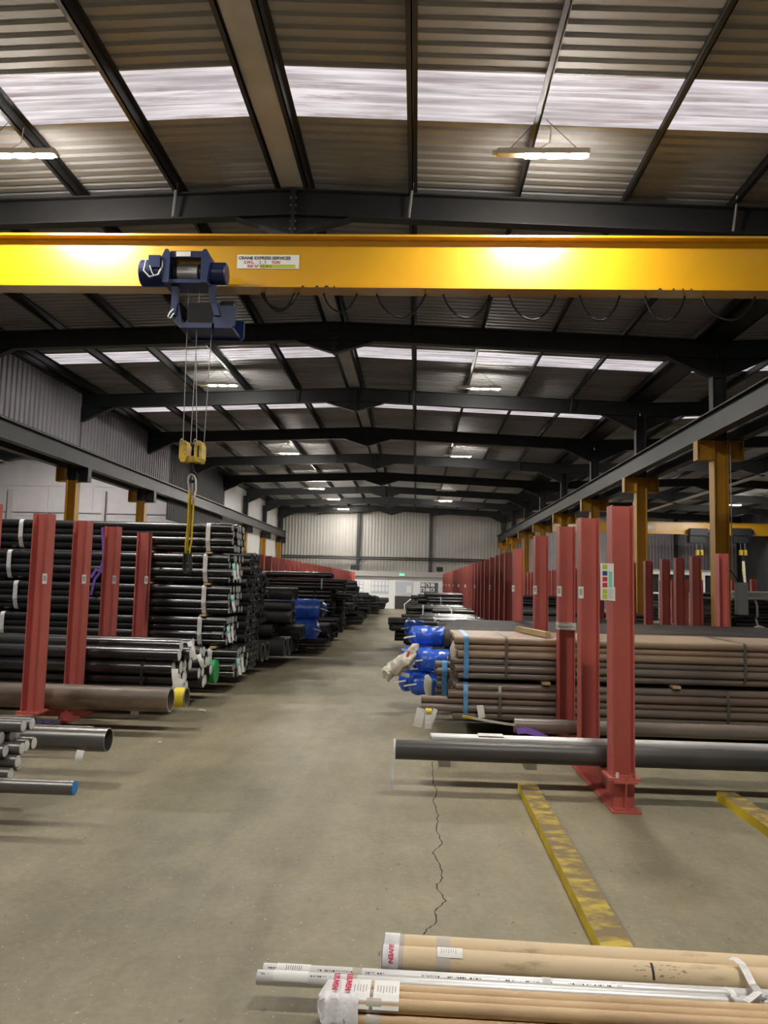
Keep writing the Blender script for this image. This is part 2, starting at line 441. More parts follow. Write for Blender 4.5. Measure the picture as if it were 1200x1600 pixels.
for i, y in enumerate(FY):
    vis = i-3
    nm = ('dark grey steel portal frame spanning the aisle roof, %s beyond the yellow crane girder' % ordw(vis)) if vis >= 0 else 'dark grey steel portal frame overhead before the crane girder, %s of three' % ordw(i)
    fr = thing('portal_frame', (XM, y, 0), nm, 'steel frame', 'portal frames over the aisle', 'structure')
    rafter(fr, XM, XL, y); rafter(fr, XM, XR, y); apex_haunch(fr, XM, y, vis in (0, 1))
    eave_haunch(fr, XR, y, 1, XM); eave_haunch(fr, XL, y, -1, XM)
    # upper stub columns (grey)
    for x in (XR, XL):
        MB().ibeam((x, y, 4.91), (x, y, zr(x)-.42), .30, .24, .02, .014, up=(1,0,0)).build('upper_column', 'steel', fr)
    # fly braces from rafter to purlin
    for x in (P1[2], P1[1]+1.61, P1[1]+4*1.61):
        MB().tube([(x-.05, y-.10, zr(x)-.40), (x+.0, y-.16, zr(x)+.12)], .022, 6).build('fly_brace', 'steel_light' if vis == 0 else 'steel', fr)
    r2 = thing('portal_frame', (XRR, y, 0), 'dark steel frame over the right-hand neighbouring hall, %s from the front' % ordw(i), 'steel frame', 'portal frames over the right hall', 'structure')
    rafter(r2, XRR, XR, y); rafter(r2, XRR, XRE, y); apex_haunch(r2, XRR, y, False); eave_haunch(r2, XR, y, -1, XRR)
    MB().ibeam((XRE-.2, y, 0), (XRE-.2, y, 6.7), .30, .24, .02, .014, up=(1,0,0)).build('column', 'steel', r2)
    if y < 36:
        r3 = thing('portal_frame', (-19.85, y, 0), 'dark steel frame over the left-hand side hall, %s from the front' % ordw(i), 'steel frame', 'portal frames over the left hall', 'structure')
        rafter(r3, -19.85, XL, y); rafter(r3, -19.85, -28.7, y); apex_haunch(r3, -19.85, y, False)

# valley gutters
for x, lab in ((XR, 'dark steel valley gutter between the aisle roof and the right-hand roof'), (XL, 'dark steel valley gutter above the left-hand cladding')):
    mb = MB(); z = zr(XR)+.02
    mb.box(x-.33, x+.33, YB, YE, z, z+.012); mb.box(x-.34, x-.30, YB, YE, z, z+.17); mb.box(x+.30, x+.34, YB, YE, z, z+.17)
    tag(mb.build('valley_gutter', 'steel'), lab, 'gutter', kind='structure')

# ---- crane columns (yellow) with double brackets
def crane_column(x, y, label, grp):
    c = thing('crane_column', (x, y, 0), label, 'column', grp, 'structure')
    left = x < 0; zs = 4.50 if left else 4.90
    MB().ibeam((x, y, 0.02), (x, y, zs), .32, .30, .026, .02, up=(1,0,0)).build('shaft', 'column_yellow', c)
    if left: MB().ibeam((x, y, zs), (x, y, 4.90), .32, .30, .026, .02, up=(1,0,0)).build('shaft_top', 'steel', c)
    MB().box(x-.24, x+.24, y-.22, y+.22, 0, .025).build('base_plate', 'column_yellow', c)
    for s in (-1, 1):
        mb = MB()
        a, b = x+s*.16, x+s*.50
        mb.prism([(a, 4.45), (b, 4.47), (b, 4.88), (a, 4.88)], 'y', y-.012, y+.012)
        mb.box(min(a,b), max(a,b), y-.13, y+.13, 4.87, 4.888); mb.box(min(a,b), max(a,b), y-.13, y+.13, 4.45, 4.468)
        mb.box(b-.012, b+.012, y-.13, y+.13, 4.45, 4.888)
        mb.build('bracket', 'steel' if (left and s > 0) else 'column_yellow', c)
    return c
for i, y in enumerate(FY):
    if y < 0: continue
    cc = crane_column(XR, y, 'yellow steel crane column on the right of the aisle, %s counting away from camera' % ordw(i-1), 'yellow crane columns on the right')
    if y < 35 or y > 42:
        crane_column(XL, y, 'yellow steel crane column on the left of the aisle, %s counting away from camera' % ordw(i-1), 'yellow crane columns on the left')
    if abs(y-17.33) < .1:      # switch boxes and cables on the nearest visible one
        x = XR
        for z in (1.62, 1.25): MB().box(x-.13, x+.07, y-.24, y-.16, z, z+.16).build('socket_box', 'box_grey', cc)
        MB().box(x+.28, x+.50, y-.22, y-.04, 1.05, 1.75).build('switch_cabinet', 'box_grey', cc)
        MB().tube([(x-.05,y-.2,1.78),(x-.02,y-.26,1.95),(x+.12,y-.26,2.0),(x+.25,y-.2,1.85),(x+.33,y-.15,1.72)], .012, 6).build('cable', 'black_cable', cc)
        MB().tube([(x+.19,y-.17,4.85),(x+.19,y-.17,1.9),(x+.30,y-.16,1.7)], .014, 6).build('conduit', 'conduit', cc)

# ---- crane rails
for x, lab, ye in ((XR-.38, 'long dark grey crane rail beam on the right side of the aisle', YE-.3), (XR+.38, 'dark grey crane rail beam of the right-hand hall', YE-.3),
               (XL+.38, 'long dark grey crane rail beam on the left side of the aisle', YE-.5), (XL-.38, 'dark grey crane rail beam of the left-hand side hall', 35.9)):
    c = thing('crane_rail_beam', (x, YB, 4.89), lab, 'beam', None, 'structure')
    MB().ibeam((x, YB+.2, 5.145), (x, ye, 5.145), .51, .24, .025, .016).build('beam', 'steel', c)
    MB().box(x-.03, x+.03, YB+.2, ye, 5.40, 5.44).build('rail', 'steel_light', c)

# ---- walls
wl = thing('wall_left', (-10.75, 0, 0), 'upper left side wall of grey corrugated cladding, dark and white further back', 'wall', kind='structure')
wall_sheet(wl, 'cladding_sheet', 'clad', 'x', XL+.12, YB, 32.0, 5.52, zr(XL)+PUR, .25, .04, 1)
wall_sheet(wl, 'cladding_sheet', 'clad_dark', 'x', XL+.10, 32.0, 41.4, 4.0, zr(XL)+PUR, .25, .04, 1)
wall_sheet(wl, 'cladding_sheet', 'clad_white', 'x', XL-.3, 36.2, YE, 0, zr(XL)+PUR, .25, .04, 1)
MB().box(XL+.04, XL+.20, YB, 41.4, 5.48, 5.55).build('bottom_trim', 'steel', wl)
wb = thing('wall_back', (-20, 36.2, 0), 'white painted block wall closing the left-hand side hall', 'wall', kind='structure')
z = 0.0; r = 0
while z < 6.0:                                 # large painted panels with recessed joints
    z2 = min(z+1.45, 6.0); x = -28.8 - (0 if r % 2 else 1.1)
    while x < -11.2:
        xa, xb = max(x, -28.8), min(x+2.2, -11.2)
        if xb-xa > .05: MB().box(xa+.006, xb-.006, 36.1, 36.28, z+.006, z2-.006).build('wall_panel', 'blockwall', wb)
        x += 2.2
    z = z2; r += 1
MB().box(-28.8, -11.2, 36.13, 36.25, 0, 7.9).build('backing', 'blockwall', wb)
for zz in (4.55, 3.8): MB().tube([(-28, 36.05, zz), (-11.6, 36.05, zz)], .035, 6).build('conduit', 'conduit', wb)
MB().tube([(-20, 36.04, 2.75), (-17, 36.04, 2.68), (-14, 36.04, 2.72), (-11.6, 36.04, 2.62)], .025, 6).build('cable', 'steel', wb)
for xx in (-15.0, -19.6): MB().box(xx-.08, xx+.08, 35.9, 36.08, 0, 5.6).build('pilaster', 'conduit', wb)

we = thing('wall_end', (XM, YE, 0), 'far end wall of pale vertical corrugated cladding with grey columns', 'wall', kind='structure')
wall_sheet(we, 'cladding_sheet', 'clad_end', 'y', YE-.15, XL-.3, -4.55, 0, lambda x: zr(x)+PUR, .25, .045, -1)
wall_sheet(we, 'cladding_sheet', 'clad_end', 'y', YE-.15, -4.55, 1.05, 0, lambda x: zr(x)+PUR, .25, .045, -1)
wall_sheet(we, 'cladding_sheet', 'clad_end', 'y', YE-.15, 1.05, XR, 0, lambda x: zr(x)+PUR, .25, .045, -1)
for x in (-4.6, 1.1, XR, XL): MB().ibeam((x, YE-.38, 0), (x, YE-.38, zr(x)-.02), .3, .24, .02, .014, up=(0,1,0)).build('column', 'steel', we)
for zz in (3.52, 3.38): MB().tube([(XL+.2, YE-.52, zz), (XR-.2, YE-.52, zz-.0)], .06, 6).build('sheeting_rail', 'steel', we)
for s in (-1, 1): MB().tube([(-4.6+s*.9, YE-.5, 3.45), (-4.6+s*.05, YE-.5, 2.9)], .04, 6).build('brace', 'steel_light', we)
for a, b in ((-10.7,-7.8),(-7.8,-4.7),(-4.5,-2.0),(1.2,4.2)): MB().tube([(a, YE-.6, zr(a)-.5), (b, YE-.6, zr(b)-.12)], .05, 6).build('wind_brace', 'steel', we)
wr = thing('wall_right', (XRE, 0, 0), 'far right side wall of dark grey corrugated cladding', 'wall', kind='structure')
wall_sheet(wr, 'cladding_sheet', 'clad_dark', 'x', XRE, YB, YE, 0, zr(XRE, XRR)+PUR, .25, .04, -1)
wr2 = thing('wall_end', (16, YE, 0), 'far end wall of the right-hand hall in dim grey cladding', 'wall', kind='structure')
wall_sheet(wr2, 'cladding_sheet', 'clad', 'y', YE-.15, XR, XRE+.1, 0, lambda x: zr(x, XRR)+PUR, .25, .045, -1)
for xx in (12.0, 20.0): MB().ibeam((xx, YE-.38, 0), (xx, YE-.38, 7.0), .3, .24, .02, .014, up=(0,1,0)).build('column', 'steel', wr2)
wf = thing('wall_front', (0, YB, 0), 'wall behind the camera closing the halls', 'wall', kind='structure')
MB().box(-29, 25.2, YB-.15, YB, 0, 8.2).build('cladding', 'clad', wf)
wo = thing('wall_left', (-29, 0, 0), 'outer wall of the left-hand side hall', 'wall', kind='structure')
MB().box(-29, -28.8, YB, 36.3, 0, 8.2).build('cladding', 'blockwall', wo)

# ================================================================== LAMPS
def lamp(x, y, z, label, grp, lit=True, near=False):
    c = thing('led_light', (x, y, z), label, 'light', grp)
    MB().box(x-.60, x+.58, y-.055, y+.055, z, z+.075).build('housing', 'lamp_body', c)
    MB().box(x-.66, x-.60, y-.03, y+.03, z+.02, z+.055).build('end_bracket', 'lamp_body', c)
    for k in range(3):
        xa = x-.25+k*.29; mb = MB()
        mb.prism([(xa, y-.035), (xa+.03, y-.052), (xa+.18, y-.052), (xa+.21, y-.035), (xa+.21, y+.035), (xa+.18, y+.052), (xa+.03, y+.052), (xa, y+.035)], 'z', z-.014, z-.0005)
        mb.build('lens', ('lamp_lens_strong' if 40 < y < 46 and XL < x < XR else 'lamp_lens') if lit else 'lens_off', c)
    zt = zr(x, XM if XL < x < XR else (XRR if x > 0 else -19.85))+.16
    for s in (-1, 1):
        MB().tube([(x+s*.45, y, z+.075), (x+s*.05-.02, y, zt)], .0055, 4).build('hanging_wire', 'wire', c)
    if near:
        MB().tube([(x-.2,y,z+.08),(x-.05,y+.02,z+.10),(x+.08,y+.03,z+.2),(x+.10,y+.03,z+.4),(x+.06,y+.02,zt-.1)], .008, 5).build('cable', 'white_cable', c)
MAINL = [1.65, 9.5, 21.4, 33.0, 42.5, 51.3, 58.2]
for i, y in enumerate(MAINL):
    lamp(-5.8 if y > 12 else -5.46, y, 6.70 if 40 < y < 46 else 7.08, 'hanging white LED batten in the row left of the ridge, %s from the front' % ordw(i), 'LED battens left of the ridge', True, y < 12)
MAINR = [(1.65, True), (9.5, True), (21.4, True), (33.0, True), (45.4, False), (51.0, True)]
for i, (y, lit) in enumerate(MAINR):
    lamp(1.70 if y > 12 else 1.53, y, 7.08, 'hanging %s LED batten in the row right of the ridge, %s from the front' % ('white' if lit else 'unlit', ordw(i)), 'LED battens right of the ridge', lit, y < 12)
for i, y in enumerate((32.0, 44.0, 55.0)):
    lamp(12.2, y, 7.08, 'LED batten in the right-hand hall, nearer row, %s from the front' % ordw(i), 'LED battens in the right hall')
for i, y in enumerate((44.0, 50.0)):
    lamp(20.2, y, 7.08, 'LED batten in the right-hand hall, farther row, %s from the front' % ordw(i), 'LED battens in the right hall')
for i, (x, y) in enumerate(((-14.9, 30.5), (-16.0, 31.5), (-20, 18.0))):
    lamp(x, y, 7.08, 'LED batten in the left-hand side hall, %s of three' % ordw(i), 'LED battens in the left hall')

# ================================================================== CRANE
GY0, GY1, YW, GZ0, GZ1 = 10.45, 10.75, 10.60, 5.68, 6.46
cr = thing('crane_girder', (XM, YW, GZ0), 'yellow overhead crane girder spanning the whole aisle', 'crane')
MB().box(-10.48, 6.45, YW-.012, YW+.012, GZ0+.03, GZ1-.03).build('web', 'crane_yellow', cr)
MB().box(-10.48, 6.45, GY0, GY1, GZ1-.03, GZ1).build('top_flange', 'crane_yellow', cr)
MB().box(-10.48, 6.45, GY0, GY1, GZ0, GZ0+.03).build('bottom_flange', 'crane_yellow', cr)
for x in (XL+.38, XR-.38): MB().box(x-.12, x+.12, 9.4, 11.8, 5.445, 5.679).build('end_carriage', 'crane_yellow', cr)
# scuffs on the flange edge
for px in (470, 492, 506, 520, 1028, 1050, 1065, 1078):
    p = at(px, 453 if px < 800 else 461, GY0); ww = R.uniform(.03, .09)
    m = MB(); m.prism([(p.x, GZ0+.002), (p.x+ww, GZ0+.001), (p.x+ww*.8, GZ0+.024), (p.x+.02, GZ0+.028)], 'y', GY0-.0015, GY0+.0005); m.build('scuff', 'rust_scuff', cr)
# rating plate
sa = at(371, 398, YW-.02); sb = at(467, 419, YW-.02)
x0, x1, z1, z0 = sa.x, sb.x, sa.z, sb.z-.01
pl = MB().box(x0, x1, YW-.02, YW-.013, z0, z1).build('rating_plate', 'paper', cr)
H = z1-z0; yy = YW-.0215
text('CRANE EXPRESS SERVICES', H*.31, 'ink', pl, (x0+.02, yy, z1-H*.34), FRONT, bold=.0016, xs=1.02)
text('S.W.L.', H*.28, 'sign_red', pl, (x0+.10, yy, z1-H*.64), FRONT, bold=.0014)
text('2 . 3', H*.28, 'ink', pl, (x0+.32, yy, z1-H*.63), FRONT)
text('TON', H*.28, 'sign_red', pl, (x0+.50, yy, z1-H*.64), FRONT, bold=.0014)
text('REF N\u00ba', H*.28, 'sign_red', pl, (x0+.15, yy, z1-H*.92), FRONT, bold=.001)
text('CE 812', H*.27, 'ink', pl, (x0+.34, yy, z1-H*.92), FRONT)
MB().box(x0+.33, x1-.05, YW-.0208, YW-.02, z0+.010, z0+H*.30).build('yellow_bar', 'lime', pl)
# festoon cables
for a, b, dz in ((408,467,24),(412,460,28),(505,558,28),(588,665,36),(692,765,36),(795,868,38),(905,968,38),(1008,1070,38),(1098,1180,36),(1200,1275,36)):
    A = at(a, 470, 10.68); B = at(b, 470, 10.68); d = dz/1200*10.68+.02
    pts = []
    for i in range(13):
        t = i/12; s = 1-(2*t-1)**2
        pts.append((A.x+(B.x-A.x)*t, 10.68+.01*math.sin(i), GZ0-.003-d*(s**.8)))
    MB().tube(pts, .015, 6).build('festoon_cable', 'black_cable', cr)

# ---- hoist
def cyl_x(mb, xa, xb, y, z, r, seg=20, bev=.015):
    mb.tube([(xa,y,z),(xa+.001,y,z),(xa+bev,y,z),(xb-bev,y,z),(xb-.001,y,z),(xb,y,z)], [r*.6,r-bev,r,r,r-bev,r*.6], seg); return mb
yh = 10.20
def hx(px): return at(px, 430, yh).x
def hz(py): return at(290, py, yh).z
ho = thing('wire_rope_hoist', (hx(290), yh+.3, hz(515)), 'blue wire rope hoist hanging from the yellow crane girder', 'hoist')
zc = hz(428)
cyl_x(MB(), hx(222), hx(266), yh, zc, .185).build('motor', 'hoist_blue', ho, True)
mtb = MB().box(hx(240), hx(258), yh-.23, yh-.10, zc, zc+.17).build('terminal_box', 'hoist_blue', ho)
MB().tube([(hx(236),yh-.21,zc+.10),(hx(234),yh-.23,zc-.05),(hx(243),yh-.23,zc-.14),(hx(256),yh-.22,zc-.10),(hx(261),yh-.21,zc+.02),(hx(261),yh-.19,zc+.18)], .012, 6).build('cable', 'white_cable', ho, True)
MB().tube([(hx(243),yh-.235,zc+.02),(hx(247),yh-.24,zc-.08),(hx(250),yh-.225,zc-.12)], .009, 6).build('cable', 'white_cable', ho, True)
fr = MB()   # drum housing: a frame round the open drum
xa, xb, za, zb = hx(262), hx(330), hz(450), hz(399)
fr.prism([(xa,za),(xa+.09,za),(xa+.09,zb-.05),(xa+.06,zb),(xa+.02,zb),(xa-.03,zb-.12)], 'y', yh-.21, yh+.20)
fr.prism([(xb-.09,za),(xb,za),(xb+.04,zb-.12),(xb-.02,zb),(xb-.06,zb),(xb-.09,zb-.05)], 'y', yh-.21, yh+.20)
fr.box(xa+.09, xb-.09, yh-.19, yh+.19, zb-.11, zb-.02); fr.box(xa+.09, xb-.09, yh-.19, yh+.19, za, za+.05)
fr.build('drum_housing', 'hoist_blue', ho)
dr = MB()
n = 34; pts = []; rad = []
for i in range(n):
    x = xa+.10+(xb-xa-.20)*i/(n-1); pts.append((x, yh, zc-.01)); rad.append(.135 if i % 2 else .125)
dr.tube(pts, rad, 18).build('rope_drum', 'hoist_dark', ho, True)
dr = MB(); dr.tube([(hx(280),yh,zc-.01),(hx(281),yh,zc-.01),(hx(312),yh,zc-.01),(hx(313),yh,zc-.01)], [.12,.142,.142,.12], 18).build('rope_coil', 'rope', ho, True)
MB().box(hx(281), hx(303), yh-.196, yh-.19, zb-.10, zb-.03).build('data_plate', 'paper', ho)
cyl_x(MB(), hx(328), hx(355), yh, zc, .155).build('gearbox', 'hoist_blue', ho, True)
for s, px in ((-1, 278), (1, 335)):
    mb = MB(); x = hx(px)
    mb.prism([(x-.05, za+.01), (x+.05, za+.01), (x+.045, za-.15), (x+.03+.10*(s>0), za-.42), (x-.05+.10*(s>0), za-.42), (x-.04, za-.15)], 'y', yh-.10, yh-.02)
    mb.build('hanger_leg', 'hoist_blue', ho)
    for yy2 in (GY0+.04, GY1-.04):
        MB().tube([(x, yy2-.035, GZ0+.076), (x, yy2-.03, GZ0+.076), (x, yy2+.03, GZ0+.076), (x, yy2+.035, GZ0+.076)], [.02, .045, .045, .02], 12).build('wheel', 'hoist_dark', ho, True)
lo = MB(); z1b, z0b = hz(482), hz(514)
lo.prism([(hx(336), z0b), (hx(366), z0b), (hx(371), z0b+.05), (hx(371), z1b-.02), (hx(364), z1b+.03), (hx(350), z1b+.02), (hx(341), z1b+.06)], 'y', yh-.06, yh+.0)
lo.prism([(hx(276), z1b+.03), (hx(276), z0b+.10), (hx(287), z0b), (hx(340), z0b), (hx(340), z0b+.07), (hx(290), z0b+.07), (hx(284), z1b+.03)], 'y', yh-.06, yh+.0)
lo.prism([(hx(276), z0b+.08), (hx(286), z0b), (hx(366), z0b), (hx(371), z0b+.05), (hx(371), z1b), (hx(276), z1b)], 'y', yh+.50, yh+.56)
lo.box(hx(284), hx(366), yh, yh+.50, z0b+.02, z0b+.06)
lo.build('trolley_frame', 'hoist_blue', ho)
MB().box(hx(296), hx(340), yh+.02, yh+.46, z0b+.06, z0b+.38).build('sheave_housing', 'hoist_dark', ho)
cyl_x(MB(), hx(342), hx(366), yh+.20, hz(474), .11).build('travel_motor', 'hoist_dark', ho, True)
MB().tube([(hx(278),yh-.11,hz(487)),(hx(273),yh-.12,hz(493)),(hx(270),yh-.12,hz(500)),(hx(274),yh-.12,hz(502)),(hx(279),yh-.11,hz(494))], .008, 6).build('cable_loop', 'white_cable', ho, True)
ztop, zhk = hz(450), at(300, 692, yh+.05).z
for a, b, zt in ((294,286,za),(311,298,za),(308,307.5,z0b+.05),(333,319,z0b+.05)):
    pa = at(a, 470, yh+.05); pb = at(b, 690, yh+.05)
    MB().tube([(pa.x, yh+.05, zt), (pb.x, yh+.05, zhk)], .006, 5).build('wire_rope', 'rope', ho)
hb = at(301, 707, yh+.05); s = (yh+.05)/1200
mb = MB(); z0, z1 = hb.z-17*s, hb.z+17*s
for cx, sx in ((-12, -1), (12, 1)):
    xx = hb.x+cx*s
    mb.prism([(xx-6*s, z0+6*s), (xx-3*s, z0), (xx+4*s, z0), (xx+6*s, z0+6*s), (xx+6*s, z1-6*s), (xx+3*s, z1), (xx-4*s, z1), (xx-6*s, z1-5*s)], 'y', yh-.06, yh+.16)
mb.box(hb.x-7*s, hb.x+7*s, yh-.02, yh+.12, z0, z0+10*s)
hk = mb.build('hook_block', 'hook_yellow', ho)
MB().box(hb.x+11*s, hb.x+14*s, yh-.063, yh-.059, z0+8*s, z1-8*s).build('marking', 'ink', hk)
for cx in (-14, 8):
    xx = hb.x+cx*s; mb = MB()
    pts = [(xx+math.cos(t)*3*s, yh-.07, z1-6*s+math.sin(t)*8*s) for t in [k*math.pi/6 for k in range(7)]]
    mb.tube(pts, .008, 6).build('rope_guard', 'rope', hk, True)
pts = [(hb.x, yh+.05, z0)]; hookc = at(301, 745, yh+.05)
pts += [(hookc.x, yh+.05, hookc.z+12*s)] + [(hookc.x+math.cos(t)*5.5*s, yh+.05, hookc.z+math.sin(t)*8*s) for t in [math.pi*(.5-k/8) for k in range(0, 12)]]
MB().tube(pts, [.03, .025]+[.022]*8+[.018, .015, .012, .008], 8).build('hook', 'hoist_dark', hk, True)
# sling
sl = thing('lifting_sling', at(293, 895, yh+.05), 'yellow webbing sling looped over the hoist hook, dark at the bottom', 'sling')
def pp(px, py, dy=0): q = at(px, py, yh+.05+dy); return q
e = [pp(300+6*math.cos(t), 752+11*math.sin(t), -.03) for t in [k*math.pi/8-math.pi for k in range(9)]]
MB().ribbon([pp(296,778)] + [pp(295.5,765)] + e + [pp(306,765), pp(303,778)], .05, (0,1,0), .012).build('eye', 'sling_white', sl, True)
MB().ribbon([pp(297,768), pp(296,790), pp(295,820), pp(292,845), pp(291,865,.02)], .055, (.5,1,0), .014).build('webbing', 'sling_yellow', sl, True)
MB().ribbon([pp(303,768), pp(302,790), pp(300,820), pp(299,845), pp(295,865,-.02)], .055, (-.6,1,0), .014).build('webbing', 'sling_yellow', sl, True)
MB().ribbon([pp(290,862,.02), pp(288.5,880,.03), pp(289,893,.03), pp(293,896,.0), pp(297,893,-.03), pp(297,880,-.03), pp(296,860,-.02)], .085, (.35,1,0), .012).build('loop', 'sling_dark', sl, True)

# ================================================================== RED POSTS
PZ = .21
_post = {}
def post_mesh(h):
    if h not in _post:
        mb = MB(); hw, t = .079, .010
        mb.box(-hw, -hw+t, -.077, .077, 0, h); mb.box(hw-t, hw, -.077, .077, 0, h); mb.box(-hw+t, hw-t, -.005, .005, 0, h)
        me = bpy.data.meshes.new('post'); me.from_pydata(mb.v, [], mb.f); me.materials.append(MATS['red_post']); me.update(); _post[h] = me
    return _post[h]
mb = MB(); mb.box(-.022, .022, -.001, 0, 0, .10); MARK = bpy.data.meshes.new('barcode'); MARK.from_pydata(mb.v, [], mb.f); MARK.materials.append(MATS['paper'])
INK = bpy.data.meshes.new('bars'); mb = MB()
for i in range(6): mb.box(-.014, .014, -.0016, -.001, .03+i*.009, .03+i*.009+.004)
INK.from_pydata(mb.v, [], mb.f); INK.materials.append(MATS['ink'])
FOOT = bpy.data.meshes.new('foot'); mb = MB(); mb.box(-.11, .11, -.11, .11, 0, .018); FOOT.from_pydata(mb.v, [], mb.f); FOOT.materials.append(MATS['red_post'])
def rack_post(x, y, label, group, h=1.927, sticker=True, pz=PZ):
    p = thing('rack_post', (x, y, pz), label, 'post', group)
    o = link(bpy.data.objects.new('shaft', post_mesh(h)), p); o.location = (0, 0, .018)
    o = link(bpy.data.objects.new('base_plate', FOOT), p)
    if sticker:
        s = link(bpy.data.objects.new('barcode_sticker', MARK), p); s.location = (-.079*(1 if x > 0 else -1), -.079, 1.25)
        if y < 20: k = link(bpy.data.objects.new('bars', INK), s)
    return p
LEFTY = [6.5, 7.5, 8.4, 9.25, 10.35, 11.4] + [11.4+.98*k for k in range(1, 36)]
RIGHTY = [5.70, 6.75, 7.75, 9.30]
RIGHTY2 = [12.7, 13.9, 14.75, 15.57, 16.68, 17.95] + [17.95+1.0*k for k in range(1, 29)]
XP, XP2, XPL, XPR = 1.49, 4.95, -3.72, 1.66
rp = {}
for i, y in enumerate(LEFTY):
    rack_post(XPL, y, 'red steel rack post on the left of the aisle, %s counting from the front' % ordw(i), 'red posts left of the aisle', sticker=(y < 12 or i % 4 == 0))
for i, y in enumerate(RIGHTY + RIGHTY2):
    x = XP if y < 9.5 else XPR
    lab = {0: 'tall red rack post nearest the camera on the right with notice sheet', 1: 'second red rack post from the camera on the right, sunlit salmon upper half',
           2: 'third red rack post on the right with white tape band'}.get(i, 'red steel rack post on the right of the aisle, %s counting from the front' % ordw(i))
    if i == 1: lab = 'second red rack post from the camera on the right'
    rp[i] = rack_post(x, y, lab, 'red posts right of the aisle', sticker=(y < 10 or i % 4 == 0))
for i, y in enumerate(RIGHTY2):
    rack_post(XP2, y, 'dark red rack post in the inner row behind the right-hand racks, %s from the front' % ordw(i), 'inner red posts on the right', sticker=False)
for i, (x, y) in enumerate([(9.3, 21.5+1.5*k) for k in range(14)]):
    rack_post(x+1.2, y+3, 'red rack post standing in the right-hand hall, %s from the front' % ordw(i), 'red posts in the right hall', sticker=False, pz=0.0)
# details of the near posts
q = rp[0]; yq, xq = RIGHTY[0], XP
a = at(938, 880, yq-.083); b = at(959, 938, yq-.083)
nt_ = MB().box(a.x, b.x, yq-.086, yq-.083, b.z, a.z).build('notice_sheet', 'paper', q)
Hn = a.z-b.z; Wn = b.x-a.x
for k, (mn, fr_) in enumerate((('lime', .04), ('navy', .21), ('sign_red', .37), ('sign_red', .53), ('lime', .70), ('lime', .84))):
    MB().box(a.x+Wn*.15, a.x+Wn*.52, yq-.0868, yq-.086, a.z-Hn*(fr_+.125), a.z-Hn*fr_).build('colour_block', mn, nt_)
MB().box(a.x+Wn*.60, a.x+Wn*.88, yq-.0868, yq-.086, a.z-Hn*.65, a.z-Hn*.22).build('colour_block', 'teal_paper', nt_)
for k in range(9):
    MB().box(a.x+Wn*.58, a.x+Wn*.9, yq-.0868, yq-.086, a.z-Hn*(.70+.03*k)-.002, a.z-Hn*(.70+.03*k)).build('print_line', 'ink_soft', nt_)
MB().box(xq-.079, xq+.079, yq-.0775, yq-.077, 0.229, .231).build('weld_line', 'rust_scuff', q)
for sx in (-.05, .05):
    MB().tube([(xq+sx, yq-.095, .228), (xq+sx, yq-.095, .262)], .012, 6).build('bolt', 'cap_white' if sx < 0 else 'red_post', q)
q = rp[2]; yq = RIGHTY[2]
tp = MB()
for zt, ht in ((1.16, .045), (1.135, .03)): tp.box(XP-.083, XP+.083, yq-.082, yq+.082, zt, zt+ht)
tp.build('tape_band', 'white_strap', q)

# ---- base beams under the posts
def base_beam(x, y0, y1, label):
    c = thing('base_beam', (x, y0, 0), label, 'beam', 'red base beams under the racks')
    MB().ibeam((x, y0, .111), (x, y1, .111), .196, .155, .012, .010).build('beam', 'red_post', c)
    MB().box(x-.10, x+.10, y0-.02, y1, 0, .012).build('foot_plate', 'red_post', c)
    MB().box(x-.072, x+.072, y0+.06, y0+.07, .026, .196).build('stiffener', 'red_post', c)
    return c
base_beam(XP, 5.56, 9.45, 'red steel base beam under the nearest right-hand posts')
base_beam(XPR, 9.5, 29.0, 'red steel base beam under the middle right-hand posts')
base_beam(XPR, 29.05, 46.3, 'red steel base beam under the farthest right-hand posts')
base_beam(XP2, 5.56, 26.0, 'red steel base beam under the nearest inner posts')
base_beam(XP2, 26.05, 46.3, 'red steel base beam under the farther inner posts')
base_beam(XPL, 4.3, 20.0, 'red steel base beam under the nearest left-hand posts')
base_beam(XPL, 20.05, 46.0, 'red steel base beam under the farther left-hand posts')
base_beam(-7.1, 4.3, 46.0, 'red steel base beam at the hidden ends of the left-hand pipes')

# ================================================================== PIPES
_pm = {}
def pipe_mesh(r, L, m, wall=.10, seg=18, inner=None, rim=None):
    k = (round(r, 4), round(L, 3), m, wall, seg, rim)
    if k in _pm: return _pm[k]
    ri = r*(1-wall); vs = []; n = seg
    for x, rr in ((0, r), (L, r), (0, ri), (L, ri), (min(.35, L*.2), ri), (L-min(.35, L*.2), ri)):
        vs += [(x, rr*math.cos(2*math.pi*i/n), rr*math.sin(2*math.pi*i/n)) for i in range(n)]
    fs = []; mi = []
    for i in range(n):
        j = (i+1) % n
        fs += [(i, j, n+j, n+i), (2*n+i, 2*n+j, j, i), (n+i, n+j, 3*n+j, 3*n+i), (4*n+i, 4*n+j, 2*n+j, 2*n+i), (3*n+i, 3*n+j, 5*n+j, 5*n+i)]; mi += [0, 2, 2, 1, 1]
    fs += [tuple(4*n+i for i in range(n))[::-1], tuple(5*n+i for i in range(n))]; mi += [1, 1]
    fs = [f[::-1] for f in fs]
    me = bpy.data.meshes.new('pipe'); me.from_pydata(vs, [], fs)
    for x in (m, inner or m, rim or m): me.materials.append(MATS[x])
    me.polygons.foreach_set('material_index', mi)
    me.shade_smooth(); me.set_sharp_from_angle(angle=math.radians(40)); me.update()
    _pm[k] = me; return me
_cm = {}
